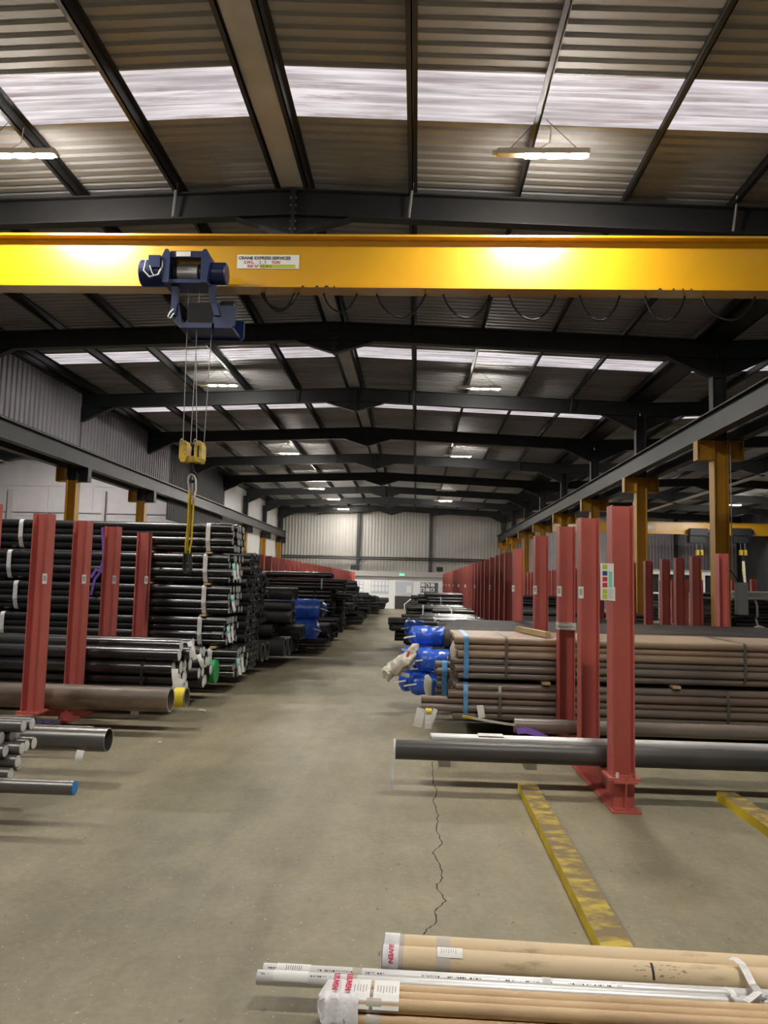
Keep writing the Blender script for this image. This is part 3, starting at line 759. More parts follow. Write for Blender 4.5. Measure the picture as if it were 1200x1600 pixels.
def cap_mesh(r, m, t=.012):
    k = (round(r, 4), m, t)
    if k not in _cm:
        mb = MB(); q = .99 if 'blue' in m else .88; t = .005 if 'blue' in m else .003; mb.tube([(-t,0,0),(-t+.001,0,0),(-.001,0,0),(0.02,0,0)], [r*.76*q, r*.92*q, r*q, r*q], 16)
        me = bpy.data.meshes.new('end_cap'); me.from_pydata(mb.v, [], mb.f); me.materials.append(MATS[m]); me.shade_smooth()
        me.set_sharp_from_angle(angle=math.radians(40)); me.update(); _cm[k] = me
    return _cm[k]

def hull(pts):
    pts = sorted(set(pts)); lo = []; up = []
    cr_ = lambda o, a, b: (a[0]-o[0])*(b[1]-o[1])-(a[1]-o[1])*(b[0]-o[0])
    for p in pts:
        while len(lo) >= 2 and cr_(lo[-2], lo[-1], p) <= 0: lo.pop()
        lo.append(p)
    for p in reversed(pts):
        while len(up) >= 2 and cr_(up[-2], up[-1], p) <= 0: up.pop()
        up.append(p)
    return lo[:-1]+up[:-1]
def strap(parent, cs, r, x, wd, m, name='strap', th=.004):
    pts = []
    for (y, z) in cs: pts += [(round(y+(r+.002)*math.cos(k*math.pi/6), 5), round(z+(r+.002)*math.sin(k*math.pi/6), 5)) for k in range(12)]
    h = hull(pts); n = len(h); cy = sum(p[0] for p in h)/n; cz = sum(p[1] for p in h)/n
    mb = MB(); vs = []
    for xx in (x-wd/2, x+wd/2):
        for o in (0, th):
            for (y, z) in h:
                d = Vector((y-cy, z-cz)); d.normalize(); vs.append((xx, y+d.x*o, z+d.y*o))
    fs = []
    for i in range(n):
        j = (i+1) % n
        fs += [(n+i, n+j, 3*n+j, 3*n+i), (i, j, n+j, n+i), (2*n+i, 3*n+i, 3*n+j, 2*n+j), (i, 2*n+i, 2*n+j, j)]
    mb.add(vs, fs); return mb.build(name, m, parent)
def paper_tag(parent, p, w_, h_, m='paper', lean=0.0, name='tag', swing=.12):
    """hanging tag that faces the camera side, slightly curled"""
    mb = MB(); p = Vector(p); pts = []
    for i in range(5):
        t = i/4; pts.append(p + Vector((lean*t, -.02*math.sin(t*2.5)-swing*.1*t, -h_*t)))
    mb.ribbon(pts, w_, (1, .25, 0), .0012); return mb.build(name, m, parent)

def pile(label, cat, xe, sgn, L, y0, z0, d, rows, m, group=None, straps=(), cap=None, rim=None, jit=.02, name='pipe_bundle', joined=False, seg=18, wall=.10, gap=1.0, ywid=None, rowmat=None, flush=False):
    """bundle of parallel pipes; xe = aisle end, sgn = direction the pipes run away from the aisle; rows = counts from the bottom"""
    r = d/2; W = max(rows)*d*gap
    if ywid: W = ywid
    yc = y0+W/2; cs = []; rown = []; z = z0+r
    for k, n in enumerate(rows):
        for i in range(n): cs.append((yc+(i-(n-1)/2)*d*gap+(d*.2*(-1)**k if flush else 0), z)); rown.append(k)
        z += d*.922 if flush else d*.868 if (k+1 < len(rows) and abs(rows[k+1]-n) % 2 == 1) else d
    root = thing(name, (xe, yc, z0), label, cat, group)
    if joined:
        mb = MB()
        for (y, zz) in cs:
            j = R.uniform(-jit, jit); n = 10; a, b = (xe+j, xe+j+sgn*L)
            vs = []
            for x, rr in ((a, r), (b, r), (a, r*.86), (a+sgn*.15, r*.86)):
                vs += [(x, y+rr*math.cos(2*math.pi*i/n), zz+rr*math.sin(2*math.pi*i/n)) for i in range(n)]
            fs = [tuple(3*n+i for i in range(n)), tuple(n+i for i in range(n))]
            for i in range(n):
                q = (i+1) % n; fs += [(i, q, n+q, n+i), (2*n+i, 2*n+q, q, i), (3*n+i, 3*n+q, 2*n+q, 2*n+i)]
            o0 = len(mb.f); mb.add(vs, fs)
            for fi in range(o0, len(mb.f)): mb.m[fi] = 0
            for i in range(n): mb.m[o0+2+3*i+1] = 1; mb.m[o0+2+3*i+2] = 2
            mb.m[o0] = 2
        o = mb.build('pipes', [m, rim or m, 'hoist_dark'], root, True); o['kind'] = 'stuff'
    else:
        me = pipe_mesh(r, L, m, wall, seg, rim=rim)
        for pi_, (y, zz) in enumerate(cs):
            j = R.uniform(-jit, jit)
            if rowmat: me = pipe_mesh(r, L, rowmat[rown[pi_]], wall, seg, rim=rim)
            o = link(bpy.data.objects.new('pipe', me), root)
            o.location = ((j if sgn > 0 else j-L), y-yc, zz-z0)
            if cap:
                c = link(bpy.data.objects.new('end_cap', cap_mesh(r, cap)), o)
                if sgn < 0: c.location = (L, 0, 0); c.rotation_euler = (0, 0, math.pi)
    for (off, sm, wd) in straps: strap(root, cs, r, xe+sgn*off, wd, sm)
    return root, cs, z+r-(d if False else 0)
def single(label, xe, sgn, L, y, z0, d, m, name='steel_pipe', cat='pipe', group=None, cap=None, rim=None, wall=.08, seg=28, rotz=0.0, capt=.012):
    r = d/2; root = thing(name, (xe, y, z0), label, cat, group)
    o = link(bpy.data.objects.new('tube', pipe_mesh(r, L, m, wall, seg, rim=rim)), root); o.location = (0 if sgn > 0 else -L, 0, r)
    if cap:
        c = link(bpy.data.objects.new('end_cap', cap_mesh(r, cap, capt)), root); c.location = (0, 0, r)
        if sgn < 0: c.rotation_euler = (0, 0, math.pi)
    root.rotation_euler = (0, 0, rotz)
    return root
def spacer(x, y0, y1, z0, z1, label, m='timber', w_=.08):
    o = MB().box(x-w_/2, x+w_/2, y0, y1, z0, z1).build('timber_spacer', m, None, origin=(x, (y0+y1)/2, z0))
    return tag(o, label, 'timber', 'timber spacers between pipes')

def lumpy(name, m, parent, pts, rad, amp, seed, seg=20, fr=6, sub=4):
    pts = [Vector(p) for p in pts]; P2 = []; R2 = []
    for i in range(len(pts)-1):
        for q in range(sub): P2.append(pts[i].lerp(pts[i+1], q/sub)); R2.append(rad[i]+(rad[i+1]-rad[i])*q/sub)
    pts = P2+[pts[-1]]; rad = R2+[rad[-1]]
    mb = MB(); mb.tube(pts, rad, seg)
    out = []
    for (x, y, z) in mb.v:
        v = Vector((x, y, z))*fr+Vector((seed, 0, 0)); n = noise.noise_vector(v)
        out.append((x+n.x*amp, y+n.y*amp, z+n.z*amp))
    mb.v = out; return mb.build(name, m, parent, True)
ZB = .212    # top of the base beams
# ------------------------------------------------------------------ LEFT, front to back
def last_pipe(): return [x for x in COL.objects if x.name.startswith('steel_pipe')][-1]
single('thin steel pipe with bright blue end cap lying nearest on the left', -2.06, -1, 6.0, 4.75, ZB, .088, 'grey_pipe', cap='cap_blue', capt=.02)
pile('bundle of grey steel tubes with white end caps at the left edge', 'pipe bundle', -2.66, -1, 6.0, 4.98, ZB, .084, [4, 3, 4, 3, 2], 'grey_pipe', cap='cap_white', jit=.10)
bp_ = single('large grey steel pipe with open end and hanging white tag on the left', -2.33, -1, 6.0, 5.93, ZB, .178, 'grey_pipe', wall=.06, rim='pipe_rim')
paper_tag(bp_, (-2.51, 5.86, ZB+.02), .055, .075)
single('thin grey tube lying behind the large open grey pipe', -2.76, -1, 6.0, 6.68, ZB, .042, 'grey_pipe', wall=.2)
single('thin rusty bar lying on the rack behind the nearest left post', -3.42, -1, 5.0, 6.95, ZB, .05, 'brown_pipe')
single('second thin rusty bar beside the blue strap on the left rack', -3.25, -1, 5.0, 7.06, ZB, .045, 'brown_pipe')
t = thing('ratchet_strap', (-3.2, 6.84, ZB), 'crumpled blue and black ratchet strap lying on left rack', 'strap')
pts = [Vector((-3.44+i*.022, 6.84+.03*math.sin(i*2.1), ZB+.02+.018*abs(math.sin(i*1.3)))) for i in range(14)]
MB().ribbon(pts, .035, (0,.3,1), .008).build('webbing', 'navy', t)
MB().tube([pts[0], pts[0]+Vector((-.03,0,.0))], .018, 6).build('buckle', 'cap_yellow', t)
MB().ribbon([p+Vector((.02,-.02,.005*math.sin(i*3))) for i, p in enumerate(pts[3:])], .03, (0,1,.4), .006).build('webbing', 'hoist_dark', t)
MB().ribbon([(-3.80, 6.84, ZB+.012), (-3.6, 6.84, ZB+.02), (-3.44, 6.84, ZB+.025)], .03, (0,1,0), .006).build('webbing', 'navy', t)
single('large rusty brown steel pipe lying on the left rack in front', -2.43, -1, 6.0, 7.74, ZB, .238, 'brown_pipe', wall=.10, rim='pipe_rim')
single('rusty brown pipe with yellow painted end behind the large rusty pipe', -2.36, -1, 6.0, 8.05, ZB, .20, 'brown_pipe', wall=.08, rim='pipe_rim')
yb = MB(); yb.tube([(-2.48,8.05,ZB+.1),(-2.37,8.05,ZB+.1)], .102, 20, cap=False); yb.build('paint_band', 'cap_yellow', last_pipe(), True)
p = atz(210, 1117, 0); spacer(p.x, p.y, p.y+.25, 0, .05, 'small grey timber block on the floor beneath the left pipes', 'timber_grey', .09)
# slot 8.4 - 9.25: thick black pipes with tags
rt, cs, _ = pile('lower strapped bundle of thick black pipes behind the rusty pipe', 'pipe bundle', -2.63, -1, 6.0, 8.50, ZB, .148, [4, 3, 4], 'black_pipe', straps=[(.38, 'black_strap', .035)], cap='cap_white', rim='pipe_rim', jit=.05, wall=.06)
paper_tag(rt, (-2.63, 8.47, ZB+.34), .07, .17, lean=.03); paper_tag(rt, (-2.57, 8.46, ZB+.24), .10, .15, lean=-.03)
za = ZB+.148+2*.148*.868+.008
for i, (xe, yv, zv) in enumerate(((-2.62, 8.58, za), (-2.56, 8.82, za), (-2.60, 9.06, za))):
    single('loose thick black pipe on top of the strapped bundle, %s from the front' % ordw(i), xe, -1, 6.0, yv, zv, .142, 'black_pipe', rim='pipe_rim', wall=.07, cap='cap_white')
for i, (xe, yv) in enumerate(((-2.64, 8.70), (-2.58, 8.94))):
    single('loose thick black pipe of the uppermost row on the left rack, %s from the front' % ordw(i), xe, -1, 6.0, yv, za+.090, .142, 'black_pipe', rim='pipe_rim', wall=.07, cap='cap_white')
paper_tag(last_pipe(), (-2.60, 8.86, za+.20), .055, .20, lean=.09)
# slot 9.25 - 10.35
rt, cs, _ = pile('stack of thick black pipes beside the green capped pipe', 'pipe bundle', -2.64, -1, 6.0, 9.36, ZB, .135, [3, 4, 3, 2], 'matt_pipe', rim='pipe_rim', jit=.06, wall=.07, cap='cap_white')
paper_tag(rt, (-2.62, 9.34, ZB+.42), .05, .16, lean=.08)
gy = 10.08; xg = -2.66
gp = single('large black pipe with a bright green end protector', xg, -1, 5.5, gy, ZB, .27, 'matt_pipe')
mb = MB(); zg = ZB+.135
mb.tube([(xg+q, gy, zg) for q in (-.16,-.15,.02,.03,.05,.08,.085,.08,.01)], [.136,.142,.145,.155,.155,.15,.14,.118,.112], 28, cap=False)
mb.build('end_protector', 'cap_green', gp, True)
MB().tube([(xg+.012, gy, zg), (xg+.018, gy, zg)], .1125, 24).build('bore_plug', 'box_grey', gp, True)
# slot 10.35 - 11.4: the tall stack of five bundles with white tape
zc_ = ZB; names = ['lowest', 'second lowest', 'middle', 'second highest', 'topmost']
for k in range(5):
    xe = [-2.44, -2.60, -2.56, -2.56, -2.54][k]
    rt, cs, zt = pile('%s of five black pipe bundles with white tape bands in tall left stack' % names[k], 'pipe bundle', xe, -1, 6.2, 10.49, zc_, .104, [7, 7, 7, 7], 'black_pipe',
        'bundles of the tall left stack', straps=[(.34, 'white_strap', .06), (2.98+.12*(k % 2), 'white_strap', .06), (5.0, 'white_strap', .06)], cap='cap_grey', jit=.03, wall=.08, flush=True)
    if k < 4:
        paper_tag(rt, (xe+.05, 10.50, zc_+.24), .035, .19, 'paper', lean=.04); paper_tag(rt, (xe+.048, 10.497, zc_+.27), .038, .09, 'teal_paper', lean=.02)
        if k != 2: paper_tag(rt, (xe+.05, 10.72, zc_+.26), .03, .20, 'paper', lean=.03)
    top = zc_+.104+3*.104*.922
    if k < 4:
        for j, xx in enumerate((xe-.30, xe-1.12, xe-3.6)):
            spacer(xx, 10.44, 11.22, top+.007, top+.029, 'wooden spacer under the %s bundle of tall left stack, %s from the aisle' % (names[k+1], ordw(j)))
    zc_ = top+.036
mb = thing('purple_sling', at(150, 885, 10.4), 'purple webbing sling hanging against the tall left pipe stack', 'sling')
px_ = [(160,824),(162,870),(157,893),(148,905),(142,930)]
MB().ribbon([at(a, b, 10.452) for a, b in px_], .035, (1,0,0), .008).build('webbing', 'purple_strap', mb)
MB().ribbon([at(a, b, 10.445) for a, b in [(142,902),(150,890),(160,893)]], .04, (0,0,1), .008).build('webbing', 'purple_strap', mb)

# generic rack slots --------------------------------------------------------
STACKN = ['bottom', 'second', 'third', 'fourth', 'fifth', 'sixth', 'seventh']
def slot(side, idx, ya, yb, xe, layers, desc):
    """layers: (d, nrows, material, jitter/x shift, rim, straps)"""
    sgn = 1 if side == 'right' else -1; z = ZB; wdt = yb-ya-.18; n = len(layers)
    for k, (d, nr, m, sh, rim, st) in enumerate(layers):
        c = max(1, int(wdt/d+.001)); rows = [c if j % 2 == 0 else max(1, c-1) for j in range(nr)]
        if c == 1: rows = [1]*nr
        W = c*d; y0 = ya+.09+(wdt-W)/2
        joined = d/max(ya, 1)*1200 < 8.5
        lab = '%s of black pipes in the %s rack slot along the %s of the aisle' % (('%s layer' % STACKN[k]) if n > 1 else 'single layer', ordw(idx), side)
        if desc: lab = desc+(', %s layer' % STACKN[k] if n > 1 else '')
        pile(lab, 'pipe bundle', xe+sh, sgn, 5.75 if sgn > 0 else 6.0, y0, z, d, rows, m, 'pipe bundles along the %s of the aisle' % side, straps=st, rim=rim, jit=.04, joined=joined, seg=16, wall=.08)
        z += d + sum((d*.868 if (c > 1) else d) for j in range(nr-1)) + .016
    return z
def fill(side, idx, ya, yb, xe, ztop, desc=None, ds=(.09, .11, .14)):
    z = ZB; L = []
    while z < ztop-.08:
        d = R.choice(ds); nr = min(R.choice((2, 3, 4)), max(1, int((ztop-z)/(d*.87))))
        st = []
        if R.random() < .7: st = [(R.uniform(.3, .6), R.choice(('black_strap', 'white_strap', 'steel_strap')), .04), (1.8, 'black_strap', .04)]
        L.append((d, nr, R.choice(('black_pipe', 'black_pipe', 'matt_pipe')), R.uniform(-.25, .25), R.choice((None, 'pipe_rim')), st))
        z += d+(nr-1)*d*.868+.016
    return slot(side, idx, ya, yb, xe, L, desc)
BP, MP = 'black_pipe', 'matt_pipe'
st0 = [(.5, 'black_strap', .04)]
slot('left', 5, LEFTY[5], LEFTY[6], -2.52, [(.11,4,MP,0.02,'pipe_rim',st0),(.11,4,MP,-.02,'pipe_rim',st0),(.11,4,MP,0,'pipe_rim',st0),(.11,3,MP,0,'pipe_rim',st0),(.10,2,MP,.03,'pipe_rim',st0)], None)
slot('left', 6, LEFTY[6], LEFTY[7], -2.58, [(.30,1,MP,.12,'pipe_rim',[]),(.15,2,MP,-.1,None,[]),(.15,3,MP,0,None,[]),(.12,4,MP,.02,None,st0)], 'matt black pipes in the left rack beside the tall stack')
slot('left', 7, LEFTY[7], LEFTY[8], -2.20, [(.33,1,MP,-.05,'pipe_rim',[]),(.24,1,MP,-.3,None,[]),(.20,2,MP,0.02,'pipe_rim',[]),(.22,1,MP,.03,'pipe_rim',[])], 'large matt black pipes with pale rims before the blue wrapped pipe')
slot('left', 8, LEFTY[8], LEFTY[9], -2.20, [(.22,1,MP,-.1,'pipe_rim',[]),(.26,1,MP,.04,'pipe_rim',[]),(.18,1,MP,-.2,None,[])], 'dark pipes beside the blue wrapped pipe')
def wrapped(label, xe, sgn, y, z0, d, wl, m='blue_film', L=6.0, tie=True, seed=0):
    if sgn > 0: L = 5.6
    rt = single(label, xe, sgn, L, y, z0, d, 'matt_pipe', group='blue wrapped pipes'); r = d/2*1.09; n = 10
    pts = [(xe-sgn*.06+sgn*i*(wl+.06)/n, y, z0+d/2) for i in range(n+1)]
    rad = [r*.45, r*.90] + [r]*(n-2) + [r]
    lumpy('plastic_wrap', m, rt, pts, rad, .013, seed, 32, 14, 3)
    if tie: MB().ribbon([(xe+sgn*.03, y-r-.01, z0+d*.55), (xe-sgn*.05, y-r-.02, z0+d*.50), (xe-sgn*.12, y-r*.8, z0+d*.42)], .02, (0,.2,1), .004).build('tie', 'paper', rt)
    return rt
yw_ = (LEFTY[9]+LEFTY[10])/2
wrapped('upper pipe end wrapped in bright blue plastic in the left racks', at(505, 958, yw_).x, -1, yw_, .80, .37, .95, seed=3)
wrapped('lower pipe end wrapped in dark blue plastic in the left racks', at(494, 988, yw_).x, -1, yw_, .39, .37, .42, seed=5)
for j, (x_, lab) in enumerate(((-3.2, 'nearer the aisle'), (-5.4, 'farther in'))):
    spacer(x_, yw_-.3, yw_+.3, .215 if abs(x_-XPL) < .1 else .0, .386, 'timber block carrying the lower blue wrapped pipe, '+lab, 'timber_grey', .12)
    spacer(x_, yw_-.2, yw_+.2, .764, .796, 'thin packing board between the blue wrapped pipes, '+lab, 'timber_grey', .2)
slot('left', 10, LEFTY[10], LEFTY[11], -2.0, [(.16,1,BP,.1,'pipe_rim',[]),(.26,1,MP,.12,None,[])], 'pair of dark pipes on the floor rack past the blue wraps')
tops = {11:.95, 12:1.72, 13:1.76, 14:1.5, 15:.9, 16:.75, 17:1.62, 18:1.6, 19:1.45, 20:.7, 21:.6, 22:1.1, 23:1.15, 24:1.1, 25:.6, 26:1.0, 27:1.0, 28:.9, 29:.5}
for i in range(11, len(LEFTY)-1):
    xe = {12:-1.95, 13:-2.0, 17:-2.05, 18:-2.1}.get(i, R.uniform(-2.2, -1.75))
    fill('left', i, LEFTY[i], LEFTY[i+1], xe, tops.get(i, R.uniform(.35, .9)))

# ------------------------------------------------------------------ RIGHT, front to back
yk = 6.02
bk = single('large black steel pipe with white tape on its end in front of right racks', -.135, 1, 7.0, yk, ZB, .146, 'worn_black', wall=.08)
MB().tube([(-.145,yk,ZB+.073),(-.13,yk,ZB+.073)], .0755, 24).build('end_tape', 'white_film', bk, True)
MB().ribbon([(-.14,yk-.07,ZB+.05),(-.15,yk-.085,ZB-.05),(-.145,yk-.09,ZB-.13),(-.15,yk-.085,ZB-.20)], .022, (1,.2,0), .003).build('tape_tail', 'white_film', bk)
for i, (yv, zz, xe) in enumerate(((6.24,ZB,.15),(6.295,ZB,.13),(6.35,ZB,.16),(6.267,ZB+.046,.14),(6.322,ZB+.046,.17),(6.377,ZB+.046,.18),(6.295,ZB+.092,.15),(6.35,ZB+.092,.14))):
    single('thin silver tube in the bunch behind the large black pipe, %s' % ('lowest row' if i < 3 else 'middle row' if i < 6 else 'top row')+(' nearest' if i in (0,3,6) else ' farthest' if i in (2,5,7) else ' centre'),
           xe, 1, 6.4, yv, zz, .050, 'silver_pipe', group='thin silver tubes behind the black pipe', wall=.1, seg=18)
o = MB().box(.52, .72, 6.27, 6.38, ZB+.1435, ZB+.147).build('paper_sheet', 'paper'); tag(o, 'white paper sheet lying on the thin silver tubes', 'paper')
yr_ = 7.22
br = single('dusty grey brown pipe with purple strap behind the silver tubes', .92, 1, 6.0, yr_, ZB+.008, .128, 'dusty_pipe', wall=.1)
MB().ribbon([(.94,yr_-.072,ZB+.03),(1.02,yr_-.085,ZB+.045),(1.10,yr_-.088,ZB+.025),(1.20,yr_-.10,ZB-.02)], .055, (0,.4,1), .008).build('strap', 'purple_strap', br)
MB().ribbon([at(738,1122,yr_-.1), at(765,1127,yr_-.1), at(790,1131,yr_-.08), at(806,1133,yr_-.06)], .022, (0,-.5,1), .003).build('label_strip', 'paper', br)
MB().ribbon([at(722,1119,yr_-.1), at(742,1122.6,yr_-.1)], .026, (0,-.5,1), .003).build('label_strip', 'cap_yellow', br)
spacer(1.49, yr_-.06, yr_+.06, ZB-.001, ZB+.006, 'thin shim under the dusty brown pipe on the base beam', 'timber_grey', .12)
for i, (px, py) in enumerate(((695, 1198), (830, 1203))):
    p = atz(px, py, 0); spacer(p.x, p.y, p.y+.30, 0, .062, 'small grey timber block on the floor under the silver tubes, %s from the aisle' % ordw(i), 'timber_grey', .095)
# two bundles of dusty tubes
yb0 = 7.86
rows_lo = [14]*5; d = .076
lo_, cs, _ = pile('lower bundle of dusty brown steel tubes with blue and steel straps', 'pipe bundle', .40, 1, 6.6, yb0, ZB, d, rows_lo, 'dusty_pipe', 'dusty tube bundles', flush=True, rowmat=['dusty_pipe', 'dusty_pipe', 'brown_tube', 'brown_tube', 'dusty_pipe'], straps=[(.12, 'blue_strap', .045), (.46, 'steel_strap', .03), (2.7, 'steel_strap', .03)], jit=.02, rim='grey_pipe', wall=.09, seg=16)
for idx_, dx in ((28, -.32), (14, -.33), (42, -.05)):       # two tubes of the front column stick out towards the aisle
    [c for c in lo_.children if c.name.startswith('pipe')][idx_].location.x += dx
zt = ZB+d+4*d*.922
paper_tag(lo_, (.66, yb0-.03, .36), .07, .12, lean=.02)
paper_tag(lo_, (.08, yb0-.02, .31), .09, .18, lean=-.04); paper_tag(lo_, (.15, yb0-.03, .31), .07, .19, lean=.0)
paper_tag(lo_, (.155, yb0-.033, .315), .06, .045, 'cap_yellow'); paper_tag(lo_, (.22, yb0-.02, .31), .045, .16, lean=-.05)
up_, cs, _ = pile('upper bundle of dusty brown steel tubes with blue and steel straps', 'pipe bundle', .42, 1, 6.6, yb0, zt+.041, d, [14]*6, 'dusty_pipe', flush=True, rowmat=['dusty_pipe', 'dusty_pipe', 'dusty_pipe', 'rusty_tube', 'rusty_tube', 'rusty_tube'], group= 'dusty tube bundles', straps=[(.10, 'blue_strap', .05), (.50, 'steel_strap', .03), (2.85, 'steel_strap', .03)], jit=.03, rim='grey_pipe', wall=.09, seg=16)
for i, xx in enumerate((1.32, 2.6, 4.4)): spacer(xx, yb0-.02, yb0+1.12, zt+.007, zt+.034, 'timber spacer between the two dusty tube bundles, %s from the aisle' % ordw(i), 'timber')
ztop_u = zt+.041+.007+d+5*d*.922
a_ = MB(); a_.bar((1.34, 7.88, ztop_u+.029), (1.16, 8.85, ztop_u+.029), .055, .05); o = a_.build('timber_batten', 'timber'); tag(o, 'pale timber batten lying across the top of the dusty tube bundle', 'timber')
rt, cs, _ = pile('narrow stack of dusty tubes with blue strap behind the dusty bundles', 'pipe bundle', .25, 1, 6.2, 9.0, ZB, .085, [2, 1, 2, 1, 2, 1], 'dusty_pipe', None, straps=[(.10, 'blue_strap', .06)], rim='grey_pipe')
lumpy('plastic_end', 'cream_film', rt, [(.14,9.04,.50),(.17,9.05,.42),(.17,9.06,.30),(.15,9.06,.22)], [.02,.05,.05,.02], .02, 3, 10)
lumpy('plastic_end', 'cream_film', up_, [(.40,7.92,.80),(.41,7.93,.9),(.46,7.95,.98),(.49,8.0,1.0)], [.02,.05,.05,.02], .02, 4, 10)
# dark big pipes behind, some ends wrapped in blue
dd = .245
wr_spec = {(0,0):(.0,.30), (0,1):(.07,.34), (1,0):(-.13,.30), (1,1):(-.10,.32), (1,2):(-.02,.4)}
for lay in range(3):
    for c_ in range(11 if lay < 2 else 10):
        yv = 9.54+c_*.290+(.145 if lay == 2 else 0); zz = ZB+[0, .290, .545][lay]
        if lay == 0: zz += .002
        if (c_, lay) in wr_spec:
            xe, wl_ = wr_spec[(c_, lay)]
            lab = {(0,0): 'lower front blue plastic wrapped pipe end on the right', (0,1): 'upper front blue plastic wrapped pipe end on the right', (1,0): 'lower rear blue plastic wrapped pipe end on the right',
                   (1,1): 'upper rear blue plastic wrapped pipe end on the right', (1,2): 'topmost blue plastic wrapped pipe end on the right'}[(c_, lay)]
            wrapped(lab, xe, 1, yv, zz, dd, wl_, seed=10+c_*3+lay)
        else:
            single('wide dark brown pipe behind the dusty tubes, %s layer, %s from front' % (['bottom', 'middle', 'top'][lay], ordw(c_)), [.75, .45, .5][lay]+R.uniform(-.2, .2), 1, 5.4, yv, zz, dd, 'dark_big_pipe', group='wide dark pipes behind the dusty tubes', seg=24)
for i, xx in enumerate((2.2, 4.4)): spacer(xx, 9.42, 12.5, ZB+.248, ZB+.287, 'thin timber lath between the wide dark pipes, %s from the aisle' % ('nearer' if i == 0 else 'farther'), 'timber_grey')
bag = thing('plastic_sheet', at(625, 1040, 9.4), 'crumpled cream plastic sheet hanging from the blue wrapped pipes', 'plastic')
yg = 9.36
lumpy('sheet', 'cream_film', bag, [at(652,1006,yg+.05), at(645,1019,yg+.02), at(633,1033,yg), at(620,1042,yg-.02), at(607,1051,yg-.02)], [.03,.06,.10,.10,.07], .05, 7, 28, 15)
lumpy('knot', 'cream_film', bag, [at(611,1043,yg-.05), at(607,1050,yg-.05), at(605,1060,yg-.05)], [.03,.075,.03], .045, 8, 24, 16)
MB().ribbon([at(640,1018,yg-.06), at(634,1030,yg-.09), at(640,1036,yg-.08)], .03, (1,0,0), .004).build('red_flap', 'sign_red', bag)
MB().ribbon([at(627,1014,yg-.06), at(643,1020,yg-.03)], .022, (0,-.3,1), .004).build('white_strip', 'paper', bag)
MB().ribbon([at(622,1052,yg-.04), at(640,1056,yg-.04)], .05, (0,-.4,1), .004).build('white_strip', 'paper', bag)
# generic slots right: indices on RIGHTY2
yw_ = 16.12; p = at(640, 981, yw_)
wrapped('small blue wrapped pipe end farther along the right racks', at(636, 981, yw_).x, 1, yw_, p.z-.15, .30, .34, seed=21)
for x_, lab in ((1.1, 'nearer the aisle'), (4.2, 'farther in')): spacer(x_, yw_-.15, yw_+.15, .0, p.z-.154, 'timber stand under the farther blue wrapped pipe, '+lab, 'timber_grey', .14)
slot('right', 0, RIGHTY2[0], RIGHTY2[1], .55, [(.20,2,MP,0,None,[])], None)
slot('right', 1, RIGHTY2[1], RIGHTY2[2], .35, [(.16,2,MP,0,None,[])], None)
slot('right', 2, RIGHTY2[2], RIGHTY2[3], .25, [(.15,2,MP,-.1,None,[])], None)
slot('right', 4, RIGHTY2[4], RIGHTY2[5], .08, [(.16,1,BP,-.3,None,[]),(.15,3,BP,0,'pipe_rim',[(.35,'white_strap',.05),(1.1,'white_strap',.04)])], None)
rtops = {5:.75, 6:.8, 7:.7, 8:.9, 9:.88, 10:.7, 11:.9, 12:.95, 13:1.25, 14:1.25, 15:1.1, 16:.9}
for i in range(5, len(RIGHTY2)-1):
    xe = {5:-.35, 6:-.30, 8:.5, 9:.45, 12:.05, 13:.2, 14:.15}.get(i, R.uniform(-.1, .55))
    fill('right', i, RIGHTY2[i], RIGHTY2[i+1], xe, rtops.get(i, R.uniform(.6, 1.1)), ds=(.11, .14, .16))

# ------------------------------------------------------------------ RIGHT-HAND HALL
zz = .05
o = MB().box(7.7, 13.7, 18.9, 19.1, 0, .045).build('timber_bearer', 'timber_grey', None, origin=(10.9, 19, 0)); tag(o, 'long timber bearer under the near pipe stack in right hall', 'timber')
for k, (d, nr, m) in enumerate(((.12,4,MP),(.12,4,BP),(.11,4,MP))):
    pile('black pipe bundle in the near right-hall stack, %s layer' % STACKN[k], 'pipe bundle', 7.55, 1, 6.0, 18.6, zz, d, [6,5,6,5][:nr], m, 'near stack in the right hall', straps=[(.5,'white_strap',.05)], joined=False, seg=12)
    zz += d+(nr-1)*d*.868+.016
pile('bright silver tubes on top of the near right-hall stack', 'pipe bundle', 7.5, 1, 6.0, 18.65, zz, .075, [9,8,9], 'silver_pipe', 'near stack in the right hall', straps=[(.3,'white_strap',.06)], seg=12)
fm = thing('plastic_film', at(1190, 990, 14.5), 'crumpled clear plastic film lying over pipes at right edge', 'plastic')
lumpy('film', 'cream_film', fm, [at(1163,998,14.5), at(1172,990,14.5), at(1190,987,14.5), at(1215,988,14.5)], [.03,.08,.08,.05], .06, 31, 12, 6)
k = 0
for (x, y, zt_) in ((11.2, 24, .9), (11.0, 27, 1.3), (11.4, 31, 1.2), (11.2, 35, 1.4), (11.4, 40, 1.3), (11.3, 45, 1.2), (18.0, 30, 1.3), (18.0, 38, 1.4), (18.2, 46, 1.3)):
    z_ = .03; j = 0
    while z_ < zt_:
        m = R.choice((BP, BP, 'silver_pipe', 'grey_pipe')) ; d = R.choice((.10, .12))
        pile('pipe bundle on %s stack in the right-hand hall, %s layer' % (ordw(k), STACKN[min(j, 6)]), 'pipe bundle', x, 1, 6.0, y, z_, d, [8,7,8], m, 'far stacks in the right hall', joined=True, straps=[(1.0, 'white_strap', .05)])
        z_ += d+2*d*.868+.016; j += 1
    k += 1
